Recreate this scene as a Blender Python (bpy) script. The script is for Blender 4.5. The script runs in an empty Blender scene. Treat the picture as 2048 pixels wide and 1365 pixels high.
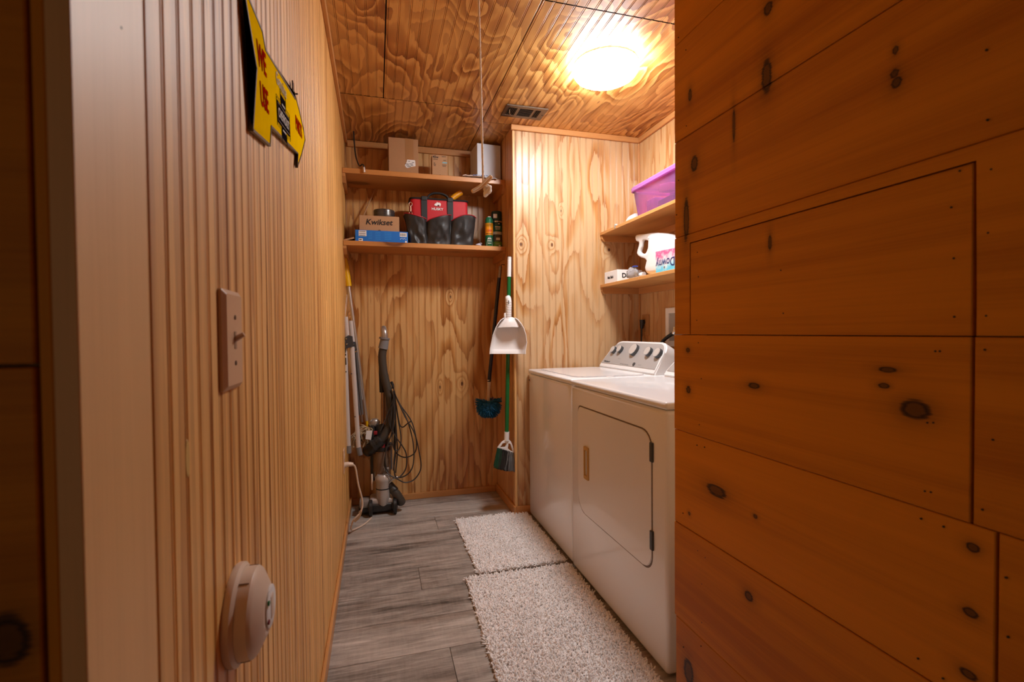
import bpy, bmesh, math, random
import numpy as np
from mathutils import Matrix, Vector
random.seed(7); rng = np.random.default_rng(7)
S = bpy.context.scene
COL = S.collection
PI = math.pi
# ------------------------------------------------------------------ camera
FPX, YAW, PIT, ROL, CAMH = 969.67, math.radians(15.5796), math.radians(1.1149), math.radians(0.5256), 1.158
def cam_axes():
    cy, sy, cp, sp = math.cos(YAW), math.sin(YAW), math.cos(PIT), math.sin(PIT)
    f = Vector((sy*cp, cy*cp, -sp)); r = Vector((cy, -sy, 0)); d = f.cross(r)
    cr, sr = math.cos(ROL), math.sin(ROL)
    return cr*r+sr*d, -sr*r+cr*d, f
RX, DN, FW = cam_axes()
cd = bpy.data.cameras.new('camera'); cam = bpy.data.objects.new('camera', cd); COL.objects.link(cam)
cd.sensor_fit = 'HORIZONTAL'; cd.sensor_width = 36; cd.lens = FPX/2048*36; cd.clip_start = .02
cam.matrix_world = Matrix(((RX.x, -DN.x, -FW.x, 0), (RX.y, -DN.y, -FW.y, 0), (RX.z, -DN.z, -FW.z, CAMH), (0, 0, 0, 1)))
cd.dof.use_dof = True; cd.dof.focus_distance = 2.6; cd.dof.aperture_fstop = 6.3
S.camera = cam
# ------------------------------------------------------------------ world, lamps, exposure
LAMP = 112.0
W = bpy.data.worlds.new('world'); S.world = W; W.use_nodes = True
bg = W.node_tree.nodes['Background']; bg.inputs[0].default_value = (1, .80, .58, 1); bg.inputs[1].default_value = .13
S.view_settings.view_transform = 'Standard'; S.view_settings.look = 'None'
S.view_settings.gamma = 1; S.view_settings.exposure = 0; S.view_settings.use_curve_mapping = False
S.cycles.max_bounces = 12; S.cycles.diffuse_bounces = 8; S.cycles.glossy_bounces = 4; S.cycles.transparent_max_bounces = 16
S.cycles.use_denoising = True
S.cycles.sample_clamp_indirect = 6
def ray(u, v):
    return (RX*((u-1024)/FPX) + DN*((v-682.5)/FPX) + FW)
def aty(u, v, y): d = ray(u, v); t = y/d.y; return Vector((0, 0, CAMH))+d*t
def atx(u, v, x): d = ray(u, v); t = x/d.x; return Vector((0, 0, CAMH))+d*t
def atz(u, v, z): d = ray(u, v); t = (z-CAMH)/d.z; return Vector((0, 0, CAMH))+d*t

# ------------------------------------------------------------------ node helpers
def newmat(name):
    m = bpy.data.materials.new(name); m.use_nodes = True
    return m, m.node_tree, m.node_tree.nodes['Principled BSDF']
def srgb(r, g, b):
    f = lambda c: (c/255/12.92 if c/255 <= .04045 else ((c/255+.055)/1.055)**2.4)
    return (f(r), f(g), f(b), 1)
def mat(name, col, rough=.5, metal=0, spec=.5, noise=0, nscale=60, bump=0, bscale=200, emit=0, coat=0):
    m, t, p = newmat(name); N = t.nodes; L = t.links
    p.inputs['Base Color'].default_value = col; p.inputs['Roughness'].default_value = rough
    p.inputs['Metallic'].default_value = metal; p.inputs['Specular IOR Level'].default_value = spec
    p.inputs['Coat Weight'].default_value = coat
    if emit:
        p.inputs['Emission Color'].default_value = col; p.inputs['Emission Strength'].default_value = emit
    g = N.new('ShaderNodeNewGeometry')
    if noise:
        n = N.new('ShaderNodeTexNoise'); n.inputs['Scale'].default_value = nscale; n.inputs['Detail'].default_value = 3
        L.new(g.outputs['Position'], n.inputs['Vector'])
        mx = N.new('ShaderNodeMix'); mx.data_type = 'RGBA'
        mx.inputs['A'].default_value = [c*(1-noise) for c in col[:3]]+[1]; mx.inputs['B'].default_value = [min(1, c*(1+noise)) for c in col[:3]]+[1]
        L.new(n.outputs['Fac'], mx.inputs['Factor']); L.new(mx.outputs['Result'], p.inputs['Base Color'])
    if bump:
        n = N.new('ShaderNodeTexNoise'); n.inputs['Scale'].default_value = bscale
        L.new(g.outputs['Position'], n.inputs['Vector'])
        b = N.new('ShaderNodeBump'); b.inputs['Strength'].default_value = bump; b.inputs['Distance'].default_value = .002
        L.new(n.outputs['Fac'], b.inputs['Height']); L.new(b.outputs['Normal'], p.inputs['Normal'])
    return m
def ramp(t, stops, interp='LINEAR'):
    r = t.nodes.new('ShaderNodeValToRGB'); e = r.color_ramp.elements; r.color_ramp.interpolation = interp
    while len(e) < len(stops): e.new(.5)
    for k, (p, c) in enumerate(stops): e[k].position = p; e[k].color = c
    return r
def math_(t, op, a, b=None, c=None):
    n = t.nodes.new('ShaderNodeMath'); n.operation = op
    for i, v in enumerate((a, b, c)):
        if v is None: continue
        if hasattr(v, 'links'): t.links.new(v, n.inputs[i])
        else: n.inputs[i].default_value = v
    return n.outputs[0]
def pos_scaled(t, sc, off=(0, 0, 0)):
    g = t.nodes.new('ShaderNodeNewGeometry'); mp = t.nodes.new('ShaderNodeMapping')
    mp.inputs['Scale'].default_value = sc; mp.inputs['Location'].default_value = off
    t.links.new(g.outputs['Position'], mp.inputs['Vector']); return mp.outputs[0]
def noise(t, vec, scale, detail=2, rough=.5, dist=0):
    n = t.nodes.new('ShaderNodeTexNoise'); n.inputs['Scale'].default_value = scale; n.inputs['Detail'].default_value = detail
    n.inputs['Roughness'].default_value = rough; n.inputs['Distortion'].default_value = dist
    t.links.new(vec, n.inputs['Vector']); return n.outputs['Fac']
def axis_scale(axis, across, along):
    return tuple(along if k == 'xyz'.index(axis) else across for k in range(3))
def ply(name, axis, across, along, bands, stops, rough=.38, jag=.03, off=(0, 0, 0), fine=.10, coat=.25, bumps=.15, cr=.3, knots=()):
    """rotary-cut pine: annual rings as contours of stretched noise, one soft edge and one sharp edge"""
    m, t, p = newmat(name)
    n1 = noise(t, pos_scaled(t, axis_scale(axis, across, along), off), 1, 2.0, .45, .25)
    n2 = noise(t, pos_scaled(t, axis_scale(axis, 160, 5), off), 1, 2, .6)
    n3 = noise(t, pos_scaled(t, axis_scale(axis, across*3.5, along*2.2), off), 1, 2, .5)
    n5 = noise(t, pos_scaled(t, axis_scale(axis, 55, 3.2), off), 1, 3, .6)
    v = math_(t, 'MULTIPLY', n1, bands)
    v = math_(t, 'ADD', v, math_(t, 'MULTIPLY', n2, jag*bands))
    v = math_(t, 'ADD', v, math_(t, 'MULTIPLY', n5, jag*1.6*bands))
    v = math_(t, 'ADD', v, math_(t, 'MULTIPLY', n3, .10*bands))
    kd = None
    for (c, rr) in knots:
        g = t.nodes.new('ShaderNodeNewGeometry'); q = t.nodes.new('ShaderNodeVectorMath'); q.operation = 'SUBTRACT'; q.inputs[1].default_value = c
        t.links.new(g.outputs['Position'], q.inputs[0])
        q2 = t.nodes.new('ShaderNodeVectorMath'); q2.operation = 'MULTIPLY'; q2.inputs[1].default_value = [1/x for x in rr]; t.links.new(q.outputs[0], q2.inputs[0])
        l = t.nodes.new('ShaderNodeVectorMath'); l.operation = 'LENGTH'; t.links.new(q2.outputs[0], l.inputs[0])
        kd = l.outputs['Value'] if kd is None else math_(t, 'MINIMUM', kd, l.outputs['Value'])
    if kd is not None:
        kw = math_(t, 'MULTIPLY_ADD', kd, -1/9, 1.0); kw.node.use_clamp = True
        v = math_(t, 'ADD', v, math_(t, 'MULTIPLY', math_(t, 'MULTIPLY', kw, kw), 3.2))
    fr = math_(t, 'FRACT', v)
    # some rings are strong, some faint
    st_ = noise(t, pos_scaled(t, axis_scale(axis, across*1.3, along*1.1), (off[0]+5, off[1]+3, off[2]+9)), 1, 2, .5)
    str_ = math_(t, 'MULTIPLY_ADD', st_, 2.6, -.60); str_.node.use_clamp = True
    r = ramp(t, stops); t.links.new(fr, r.inputs[0])
    r0 = t.nodes.new('ShaderNodeMix'); r0.data_type = 'RGBA'; r0.inputs['A'].default_value = stops[0][1]
    t.links.new(str_, r0.inputs['Factor']); t.links.new(r.outputs[0], r0.inputs['B'])
    class _R: pass
    r = _R(); r.outputs = [r0.outputs['Result']]
    if kd is not None:
        km = ramp(t, [(0, (1, 1, 1, 1)), (.20, (.9, .9, .9, 1)), (.30, (0, 0, 0, 1))]); t.links.new(math_(t, 'MULTIPLY', kd, .25), km.inputs[0])
        kx = t.nodes.new('ShaderNodeMix'); kx.data_type = 'RGBA'; t.links.new(km.outputs[0], kx.inputs['Factor']); t.links.new(r0.outputs['Result'], kx.inputs['A']); kx.inputs['B'].default_value = (.10, .03, .008, 1)
        r.outputs = [kx.outputs['Result']]
    n4 = noise(t, pos_scaled(t, axis_scale(axis, 420, 9), off), 1, 3, .65)
    k = math_(t, 'MULTIPLY_ADD', n4, fine*2, 1-fine)
    mx = t.nodes.new('ShaderNodeVectorMath'); mx.operation = 'SCALE'
    t.links.new(r.outputs[0], mx.inputs[0]); t.links.new(k, mx.inputs['Scale'])
    t.links.new(mx.outputs[0], p.inputs['Base Color'])
    p.inputs['Roughness'].default_value = rough; p.inputs['Coat Weight'].default_value = coat; p.inputs['Coat Roughness'].default_value = cr
    b = t.nodes.new('ShaderNodeBump'); b.inputs['Strength'].default_value = bumps; b.inputs['Distance'].default_value = .001
    t.links.new(n4, b.inputs['Height']); t.links.new(b.outputs['Normal'], p.inputs['Normal'])
    return m
def pine(name, axis, base, dark, rough=.42, knots=(), across=26, along=.7, knot_col=(.02, .006, .002, 1), contrast=1.0, coat=.2, vknots=0, spec=.5, cr=.3):
    """plain-sawn pine board: fine straight grain, knots at given places ((x,y,z),(rx,ry,rz))"""
    m, t, p = newmat(name)
    g = t.nodes.new('ShaderNodeNewGeometry')
    oi = t.nodes.new('ShaderNodeObjectInfo')
    offs = t.nodes.new('ShaderNodeVectorMath'); offs.operation = 'SCALE'; offs.inputs[0].default_value = (7, 7, 7)
    t.links.new(oi.outputs['Random'], offs.inputs['Scale'])
    def pv(sc):
        mp = t.nodes.new('ShaderNodeVectorMath'); mp.operation = 'MULTIPLY_ADD'; mp.inputs[1].default_value = sc
        t.links.new(g.outputs['Position'], mp.inputs[0]); t.links.new(offs.outputs[0], mp.inputs[2]); return mp.outputs[0]
    kmask = None; khalo = None
    for (c, rr) in knots:
        s = t.nodes.new('ShaderNodeVectorMath'); s.operation = 'SUBTRACT'; s.inputs[1].default_value = c
        t.links.new(g.outputs['Position'], s.inputs[0])
        q = t.nodes.new('ShaderNodeVectorMath'); q.operation = 'MULTIPLY'; q.inputs[1].default_value = [1/x for x in rr]
        t.links.new(s.outputs[0], q.inputs[0])
        l = t.nodes.new('ShaderNodeVectorMath'); l.operation = 'LENGTH'; t.links.new(q.outputs[0], l.inputs[0])
        kmask = l.outputs['Value'] if kmask is None else math_(t, 'MINIMUM', kmask, l.outputs['Value'])
    n1 = noise(t, pv(axis_scale(axis, across, along)), 1, 4, .6, .4)
    n2 = noise(t, pv(axis_scale(axis, 7, .45)), 1, 3, .5)
    n4 = noise(t, pv(axis_scale(axis, 320, 6)), 1, 2, .6)
    v = math_(t, 'ADD', math_(t, 'MULTIPLY', n1, .55), math_(t, 'MULTIPLY', n2, .5))
    v = math_(t, 'ADD', v, math_(t, 'MULTIPLY_ADD', n4, .16, -.08))
    v = math_(t, 'ADD', v, math_(t, 'MULTIPLY_ADD', oi.outputs['Random'], .10, -.05))
    lo = tuple(dark[i]*contrast+base[i]*(1-contrast) for i in range(3))+(1,)
    r = ramp(t, [(.36, lo), (.56, base), (.72, tuple(min(1, c*1.12) for c in base[:3])+(1,))]); t.links.new(v, r.inputs[0])
    col = r.outputs[0]
    if vknots:
        vo = t.nodes.new('ShaderNodeTexVoronoi'); vo.inputs['Scale'].default_value = 1
        t.links.new(pv(axis_scale(axis, vknots, vknots*.45)), vo.inputs['Vector'])
        vm = math_(t, 'MULTIPLY', vo.outputs['Distance'], 11.0)
        kmask = vm if kmask is None else math_(t, 'MINIMUM', kmask, vm)
    if kmask is not None:
        kn = math_(t, 'ADD', kmask, math_(t, 'MULTIPLY_ADD', n4, .8, -.4))
        kr = ramp(t, [(0, (.8, .8, .8, 1)), (.15, (.78, .78, .78, 1)), (.20, (.98, .98, .98, 1)), (.25, (.85, .85, .85, 1)), (.30, (.35, .35, .35, 1)), (.55, (.12, .12, .12, 1)), (1, (0, 0, 0, 1))])
        t.links.new(math_(t, 'MULTIPLY', kn, .25), kr.inputs[0])
        mx = t.nodes.new('ShaderNodeMix'); mx.data_type = 'RGBA'; t.links.new(kr.outputs[0], mx.inputs['Factor'])
        t.links.new(col, mx.inputs['A']); mx.inputs['B'].default_value = knot_col; col = mx.outputs['Result']
    t.links.new(col, p.inputs['Base Color'])
    p.inputs['Roughness'].default_value = rough; p.inputs['Coat Weight'].default_value = coat; p.inputs['Coat Roughness'].default_value = cr
    p.inputs['Specular IOR Level'].default_value = spec
    b = t.nodes.new('ShaderNodeBump'); b.inputs['Strength'].default_value = .1; b.inputs['Distance'].default_value = .001
    t.links.new(n4, b.inputs['Height']); t.links.new(b.outputs['Normal'], p.inputs['Normal'])
    return m

# ------------------------------------------------------------------ mesh helpers
WLOC = {}
def link(name, me, material, parent=None, smooth=None):
    o = bpy.data.objects.new(name, me); COL.objects.link(o)
    if material and not me.materials: me.materials.append(material)
    if parent:
        o.parent = parent
    return o
def base_loc(o): return WLOC.get(o.name, Vector((0, 0, 0))) if o else Vector((0, 0, 0))
def obj(name, bm, material, parent=None, smooth=False, label=None, kind=None):
    """bm in world coordinates -> one mesh object (vertices relative to its parent's origin)"""
    pl = base_loc(parent)
    if parent and pl.length: bmesh.ops.translate(bm, verts=bm.verts, vec=-pl)
    bmesh.ops.recalc_face_normals(bm, faces=bm.faces)
    me = bpy.data.meshes.new(name); bm.to_mesh(me); bm.free()
    if smooth:
        for f in me.polygons: f.use_smooth = True
        try: me.set_sharp_from_angle(angle=math.radians(38))
        except Exception: pass
    o = link(name, me, material, parent)
    WLOC[o.name] = pl
    if label: o['label'] = label
    if kind: o['kind'] = kind
    return o
def tag(o, label, cat, group=None):
    o['label'] = label; o['category'] = cat
    if group: o['group'] = group
    return o
def thing(name, label, cat, loc, group=None):
    o = bpy.data.objects.new(name, None); COL.objects.link(o); o.location = loc; o.empty_display_size = .05
    WLOC[o.name] = Vector(loc); return tag(o, label, cat, group)
def structure(name, loc=(0, 0, 0)):
    o = bpy.data.objects.new(name, None); COL.objects.link(o); o.location = loc; o['kind'] = 'structure'; WLOC[o.name] = Vector(loc); return o
def B(): return bmesh.new()
def box(bm, x0, x1, y0, y1, z0, z1, bev=0, seg=2, M=None):
    r = bmesh.ops.create_cube(bm, size=1); vs = r['verts']
    for v in vs: v.co = Vector(((x0+x1)/2+v.co.x*(x1-x0), (y0+y1)/2+v.co.y*(y1-y0), (z0+z1)/2+v.co.z*(z1-z0)))
    if bev:
        es = list({e for v in vs for e in v.link_edges})
        r = bmesh.ops.bevel(bm, geom=es, offset=bev, segments=seg, affect='EDGES', profile=.5)
        vs = list({v for f in r['faces'] for v in f.verts} | {v for v in vs if v.is_valid})
    if M is not None:
        for v in vs: v.co = M @ v.co
    return vs
def bxo(x0, x1, y0, y1, z0, z1, bev=0, seg=2, M=None):
    b = B(); box(b, x0, x1, y0, y1, z0, z1, bev, seg, M); return b
def frame_from(d):
    d = d.normalized(); a = Vector((0, 0, 1)) if abs(d.z) < .9 else Vector((1, 0, 0))
    x = d.cross(a).normalized(); return x, d.cross(x).normalized()
def smooth_path(pts, n):
    P = [Vector(p) for p in pts]
    if len(P) < 3: return P
    out = []
    for i in range(len(P)-1):
        p0 = P[max(i-1, 0)]; p1 = P[i]; p2 = P[i+1]; p3 = P[min(i+2, len(P)-1)]
        for k in range(n):
            s = k/n
            out.append(.5*((2*p1)+(p2-p0)*s+(2*p0-5*p1+4*p2-p3)*s*s+(3*p1-p0-3*p2+p3)*s**3))
    out.append(P[-1]); return out
def tube(bm, pts, r, seg=8, n=0, caps=True, flat=1.0, flatdir=None):
    P = smooth_path(pts, n) if n else [Vector(p) for p in pts]
    R = r if callable(r) else (lambda s: r)
    rings = []; x = None
    for i, p in enumerate(P):
        d = (P[min(i+1, len(P)-1)]-P[max(i-1, 0)])
        if d.length < 1e-9: d = Vector((0, 0, 1))
        d.normalize()
        if flatdir is not None: x = (flatdir-d*d.dot(flatdir)).normalized()
        elif x is None: x = frame_from(d)[0]
        else: x = (x-d*d.dot(x)).normalized()
        y = d.cross(x); rr = R(i/max(1, len(P)-1))
        rings.append([bm.verts.new(p+x*(rr*flat*math.cos(2*PI*k/seg))+y*(rr*math.sin(2*PI*k/seg))) for k in range(seg)])
    for a, b in zip(rings, rings[1:]):
        for k in range(seg): bm.faces.new((a[k], a[(k+1) % seg], b[(k+1) % seg], b[k]))
    if caps: bm.faces.new(rings[0][::-1]); bm.faces.new(rings[-1])
    return bm
def tb(pts, r, seg=8, n=0, **k): return tube(B(), pts, r, seg, n, **k)
def lathe(bm, prof, org=(0, 0, 0), axis='z', seg=24, M=None):
    """prof: (radius, height) list"""
    rings = []
    O = Vector(org)
    def put(r, h, a):
        c, s = r*math.cos(a), r*math.sin(a)
        v = {'z': Vector((c, s, h)), 'x': Vector((h, c, s)), 'y': Vector((s, h, c))}[axis]
        v = O+v
        return M @ v if M is not None else v
    for r, h in prof:
        if r < 1e-6: rings.append([bm.verts.new(put(0, h, 0))])
        else: rings.append([bm.verts.new(put(r, h, 2*PI*k/seg)) for k in range(seg)])
    for a, b in zip(rings, rings[1:]):
        for k in range(seg):
            k2 = (k+1) % seg
            if len(a) == 1 and len(b) == 1: continue
            if len(a) == 1: bm.faces.new((a[0], b[k2], b[k]))
            elif len(b) == 1: bm.faces.new((a[k], a[k2], b[0]))
            else: bm.faces.new((a[k], a[k2], b[k2], b[k]))
    if len(rings[0]) > 1: bm.faces.new(rings[0][::-1])
    if len(rings[-1]) > 1: bm.faces.new(rings[-1])
    return bm
def lt(prof, org=(0, 0, 0), axis='z', seg=24, M=None): return lathe(B(), prof, org, axis, seg, M)
def prism(bm, poly, fn, d0, d1):
    """poly: 2D list; fn(a,b,d)->3D"""
    lo = [bm.verts.new(fn(a, b, d0)) for a, b in poly]; hi = [bm.verts.new(fn(a, b, d1)) for a, b in poly]
    bm.faces.new(lo[::-1]); bm.faces.new(hi); n = len(poly)
    for k in range(n): bm.faces.new((lo[k], lo[(k+1) % n], hi[(k+1) % n], hi[k]))
    return bm
def curve_mesh(loops, extrude, bevel, fn_matrix, res=3):
    """filled 2D outline(s) with holes, extruded and bevelled -> bmesh"""
    c = bpy.data.curves.new('tmp', 'CURVE'); c.dimensions = '2D'; c.fill_mode = 'BOTH'; c.extrude = extrude; c.bevel_depth = bevel; c.bevel_resolution = res; c.offset = -bevel
    for lp in loops:
        s = c.splines.new('POLY'); s.points.add(len(lp)-1); s.use_cyclic_u = True
        for q, (a, b) in zip(s.points, lp): q.co = (a, b, 0, 1)
    o = bpy.data.objects.new('tmp', c); COL.objects.link(o)
    dg = bpy.context.evaluated_depsgraph_get(); me = bpy.data.meshes.new_from_object(o.evaluated_get(dg))
    bm = B(); bm.from_mesh(me); bpy.data.objects.remove(o); bpy.data.meshes.remove(me); bpy.data.curves.remove(c)
    for v in bm.verts: v.co = fn_matrix @ v.co
    bmesh.ops.remove_doubles(bm, verts=bm.verts, dist=1e-6)
    return bm
def text(s, size, M, ext=.0004, bold=0, align='CENTER', shear=0, space=1, wscale=1, bend=None):
    c = bpy.data.curves.new('tmp', 'FONT'); c.body = s; c.size = size; c.extrude = ext; c.offset = bold; c.align_x = align; c.align_y = 'CENTER'
    c.shear = shear; c.space_character = space; c.resolution_u = 3
    o = bpy.data.objects.new('tmp', c); COL.objects.link(o)
    dg = bpy.context.evaluated_depsgraph_get(); me = bpy.data.meshes.new_from_object(o.evaluated_get(dg))
    bm = B(); bm.from_mesh(me); bpy.data.objects.remove(o); bpy.data.meshes.remove(me); bpy.data.curves.remove(c)
    for v in bm.verts:
        v.co.x *= wscale
        if bend: a = v.co.x/bend; v.co = Vector((bend*math.sin(a), v.co.y, v.co.z+bend*(math.cos(a)-1)))
        v.co = M @ v.co
    return bm
def plane_m(o, ax, ay):
    ax = Vector(ax).normalized(); ay = Vector(ay); ay = (ay-ax*ax.dot(ay)).normalized(); az = ax.cross(ay); o = Vector(o)
    return Matrix(((ax.x, ay.x, az.x, o.x), (ax.y, ay.y, az.y, o.y), (ax.z, ay.z, az.z, o.z), (0, 0, 0, 1)))
def rounded(x0, x1, y0, y1, r, n=5, rs=None):
    out = []
    rs = rs or [r]*4
    for (cx, cy, a0), q in zip(((x1, y0, -90), (x1, y1, 0), (x0, y1, 90), (x0, y0, 180)), rs):
        sx = -1 if cx == x1 else 1; sy = 1 if cy == y0 else -1
        if q <= 0: out.append((cx, cy)); continue
        for k in range(n+1):
            a = math.radians(a0+90*k/n); out.append((cx+sx*q+q*math.cos(a), cy+sy*q+q*math.sin(a)))
    return out
def copy_part(o, parent, loc, name=None):
    c = o.copy(); COL.objects.link(c); c.parent = parent; c.location = loc; return c

# ------------------------------------------------------------------ materials
def stops(pale, mid, dark, w=.5):
    return [(0, pale), (w, pale), (w+.22, mid), (.97, dark), (1, pale)]
PALE, MIDC, DARK = (.62, .335, .125, 1), (.50, .215, .058, 1), (.34, .115, .022, 1)
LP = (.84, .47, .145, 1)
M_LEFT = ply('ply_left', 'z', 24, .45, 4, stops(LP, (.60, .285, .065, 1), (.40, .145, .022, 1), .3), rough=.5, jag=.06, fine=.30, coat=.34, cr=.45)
def kq(p, a, c): return (tuple(p), (a, a, c))
M_BACK = ply('ply_back', 'z', 3.6, .85, 10, stops((.64, .36, .135, 1), (.52, .235, .06, 1), (.33, .11, .018, 1), .42), jag=.02, off=(3.1, 0, 1.7), knots=[kq(aty(924, 768, 3.415), .009, .016), kq(aty(880, 775, 3.415), .005, .014), kq(aty(901, 594, 3.415), .005, .010), kq(aty(700, 640, 3.415), .004, .010)])
M_SIDE = ply('ply_side', 'z', 5, .8, 5, stops(PALE, MIDC, DARK, .45), jag=.04, off=(1.3, 5, .7))
M_CENT = ply('ply_centre', 'z', 5.0, 1.1, 8, stops((.57, .365, .19, 1), (.49, .25, .085, 1), (.35, .128, .028, 1), .48), jag=.04, off=(7.7, 2, 4.1), knots=[kq(aty(1042, 489, 2.917), .009, .011), kq(aty(1104, 490, 2.917), .007, .012), kq(aty(1122, 422, 2.917), .0035, .008), kq(aty(1218, 500, 2.917), .009, .010)])
M_RGHT = ply('ply_right', 'z', 6, .9, 6, stops((.60, .37, .17, 1), (.52, .26, .085, 1), (.40, .15, .035, 1), .5), jag=.045, off=(2.1, 8, 3.3))
M_CEIL = ply('ply_ceiling', 'y', 3.4, 1.7, 13, stops((.68, .37, .11, 1), (.46, .195, .04, 1), (.26, .082, .012, 1), .2), jag=.014, off=(4.4, 1.2, 0), rough=.4, cr=.35, fine=.2)
M_TRIM = pine('trim_pine', 'z', (.55, .26, .085, 1), (.42, .16, .04, 1), contrast=.6)
M_TRIMX = pine('trim_pine_x', 'x', (.55, .26, .085, 1), (.42, .16, .04, 1), contrast=.6)
M_TRIMY = pine('trim_pine_y', 'y', (.55, .26, .085, 1), (.42, .16, .04, 1), contrast=.6)
M_CASE = pine('casing_pine', 'z', (.76, .45, .18, 1), (.60, .29, .09, 1), contrast=.7, across=9, rough=.5, coat=.34, cr=.42)
M_SHELF = pine('shelf_pine', 'x', (.56, .25, .07, 1), (.42, .15, .03, 1), contrast=.7, vknots=3.2, knot_col=(.12, .03, .006, 1))
M_SHELFY = pine('shelf_pine_y', 'y', (.58, .28, .085, 1), (.46, .18, .045, 1), contrast=.7, vknots=2.6, knot_col=(.2, .06, .012, 1))
XR = .75
def kp(u, v, ry, rz): p = atx(u, v, XR); return ((XR, p.y, p.z), (1, ry, rz))
KN = [kp(1380, 190, .006, .014), kp(1533, 152, .012, .030), kp(1536, 17, .010, .012), kp(1467, 250, .004, .032), kp(1388, 327, .012, .018),
      kp(1372, 440, .010, .05), kp(1790, 100, .004, .006), kp(1788, 147, .006, .006), kp(1792, 165, .007, .008), kp(1830, 820, .020, .013),
      kp(1432, 983, .030, .013), kp(1498, 1193, .011, .009), kp(1377, 1345, .018, .03), kp(1376, 701, .007, .006), kp(1377, 780, .008, .008),
      kp(1775, 740, .012, .004), kp(1768, 772, .008, .004), kp(1508, 772, .015, .006), kp(1945, 1096, .007, .006), kp(1940, 1226, .008, .006), kp(1936, 1350, .010, .006),
      kp(1540, 485, .004, .014), kp(1510, 1034, .005, .004), kp(1378, 1028, .004, .004)]
M_PLANK = pine('plank_pine', 'y', (.66, .250, .007, 1), (.47, .155, .003, 1), knots=KN, contrast=1, rough=.5, coat=0, spec=.25)
M_PLANKL = pine('plank_pine_left', 'x', (.66, .250, .007, 1), (.47, .155, .003, 1), knots=[((-.229, .379, .965), (.012, 1, .016))], contrast=1, rough=.5, coat=0, spec=.25)
M_DARKGAP = mat('gap_shade_backing', (.02, .008, .004, 1), .8)  # near-black backing: shade in the gaps between boards put into its colour
def floor_mat():
    m, t, p = newmat('floor_planks')
    oi = t.nodes.new('ShaderNodeObjectInfo')
    g = t.nodes.new('ShaderNodeNewGeometry')
    offs = t.nodes.new('ShaderNodeVectorMath'); offs.operation = 'SCALE'; offs.inputs[0].default_value = (9, 9, 9); t.links.new(oi.outputs['Random'], offs.inputs['Scale'])
    def pv(sc):
        mp = t.nodes.new('ShaderNodeVectorMath'); mp.operation = 'MULTIPLY_ADD'; mp.inputs[1].default_value = sc
        t.links.new(g.outputs['Position'], mp.inputs[0]); t.links.new(offs.outputs[0], mp.inputs[2]); return mp.outputs[0]
    a = noise(t, pv((1.6, 13, 1)), 1, 8, .68, .6); b = noise(t, pv((6, 120, 1)), 1, 5, .7, .3); c = noise(t, pv((9, 60, 1)), 1, 6, .72)
    sw = noise(t, pv((55, 5, 1)), 1, 3, .7, .8)
    v = math_(t, 'ADD', math_(t, 'MULTIPLY', a, .70), math_(t, 'MULTIPLY', b, .30)); v = math_(t, 'ADD', v, math_(t, 'MULTIPLY_ADD', c, .26, -.13))
    v = math_(t, 'ADD', v, math_(t, 'MULTIPLY_ADD', sw, .09, -.045))
    v = math_(t, 'ADD', v, math_(t, 'MULTIPLY_ADD', oi.outputs['Random'], .10, -.05))
    r = ramp(t, [(.30, (.05, .04, .034, 1)), (.40, (.19, .165, .145, 1)), (.53, (.38, .34, .305, 1)), (.70, (.62, .57, .52, 1))]); t.links.new(v, r.inputs[0])
    w = noise(t, pv((1.2, 5, 1)), 1, 2); wr = ramp(t, [(.55, (0, 0, 0, 1)), (.72, (.6, .6, .6, 1))]); t.links.new(w, wr.inputs[0])
    mx = t.nodes.new('ShaderNodeMix'); mx.data_type = 'RGBA'; mx.blend_type = 'MULTIPLY'; t.links.new(wr.outputs[0], mx.inputs['Factor'])
    t.links.new(r.outputs[0], mx.inputs['A']); mx.inputs['B'].default_value = (1, .82, .70, 1); t.links.new(mx.outputs['Result'], p.inputs['Base Color'])
    p.inputs['Roughness'].default_value = .42
    bp = t.nodes.new('ShaderNodeBump'); bp.inputs['Strength'].default_value = .25; bp.inputs['Distance'].default_value = .001
    t.links.new(v, bp.inputs['Height']); t.links.new(bp.outputs['Normal'], p.inputs['Normal'])
    return m
M_FLOOR = floor_mat()
WHITE = mat('white_enamel', (.80, .81, .83, 1), .22, coat=.4)
WPLA = mat('white_plastic', (.80, .80, .80, 1), .35)
BLACK = mat('black_plastic', (.012, .012, .013, 1), .4)
DGREY = mat('dark_grey_plastic', (.05, .052, .056, 1), .4)
GREY = mat('grey_plastic', (.19, .19, .20, 1), .4)
CHROME = mat('chrome', (.75, .75, .76, 1), .18, 1)
SILVER = mat('silver_paint', (.46, .44, .42, 1), .32, .75)
ALU = mat('aluminium', (.62, .60, .58, 1), .3, .85)
BEIGE = mat('beige_plastic', (.66, .43, .27, 1), .35)
IVORY = mat('ivory_plastic', (.72, .57, .45, 1), .35)
CARD = mat('cardboard', (.40, .215, .10, 1), .8, noise=.06, nscale=90)
CARD2 = mat('cardboard_light', (.46, .26, .13, 1), .8, noise=.06, nscale=90)
INK = mat('black_ink', (.012, .010, .010, 1), .6)
PAPER = mat('white_paper', (.78, .77, .76, 1), .7)
def lights_(c): return mat('x', c)

# ================================================================== SETTING
XL, YB, XS, YC, XW, ZC, YE, YN = -.188, 3.415, .83, 2.917, 1.709, 2.44, 1.105, .379
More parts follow.
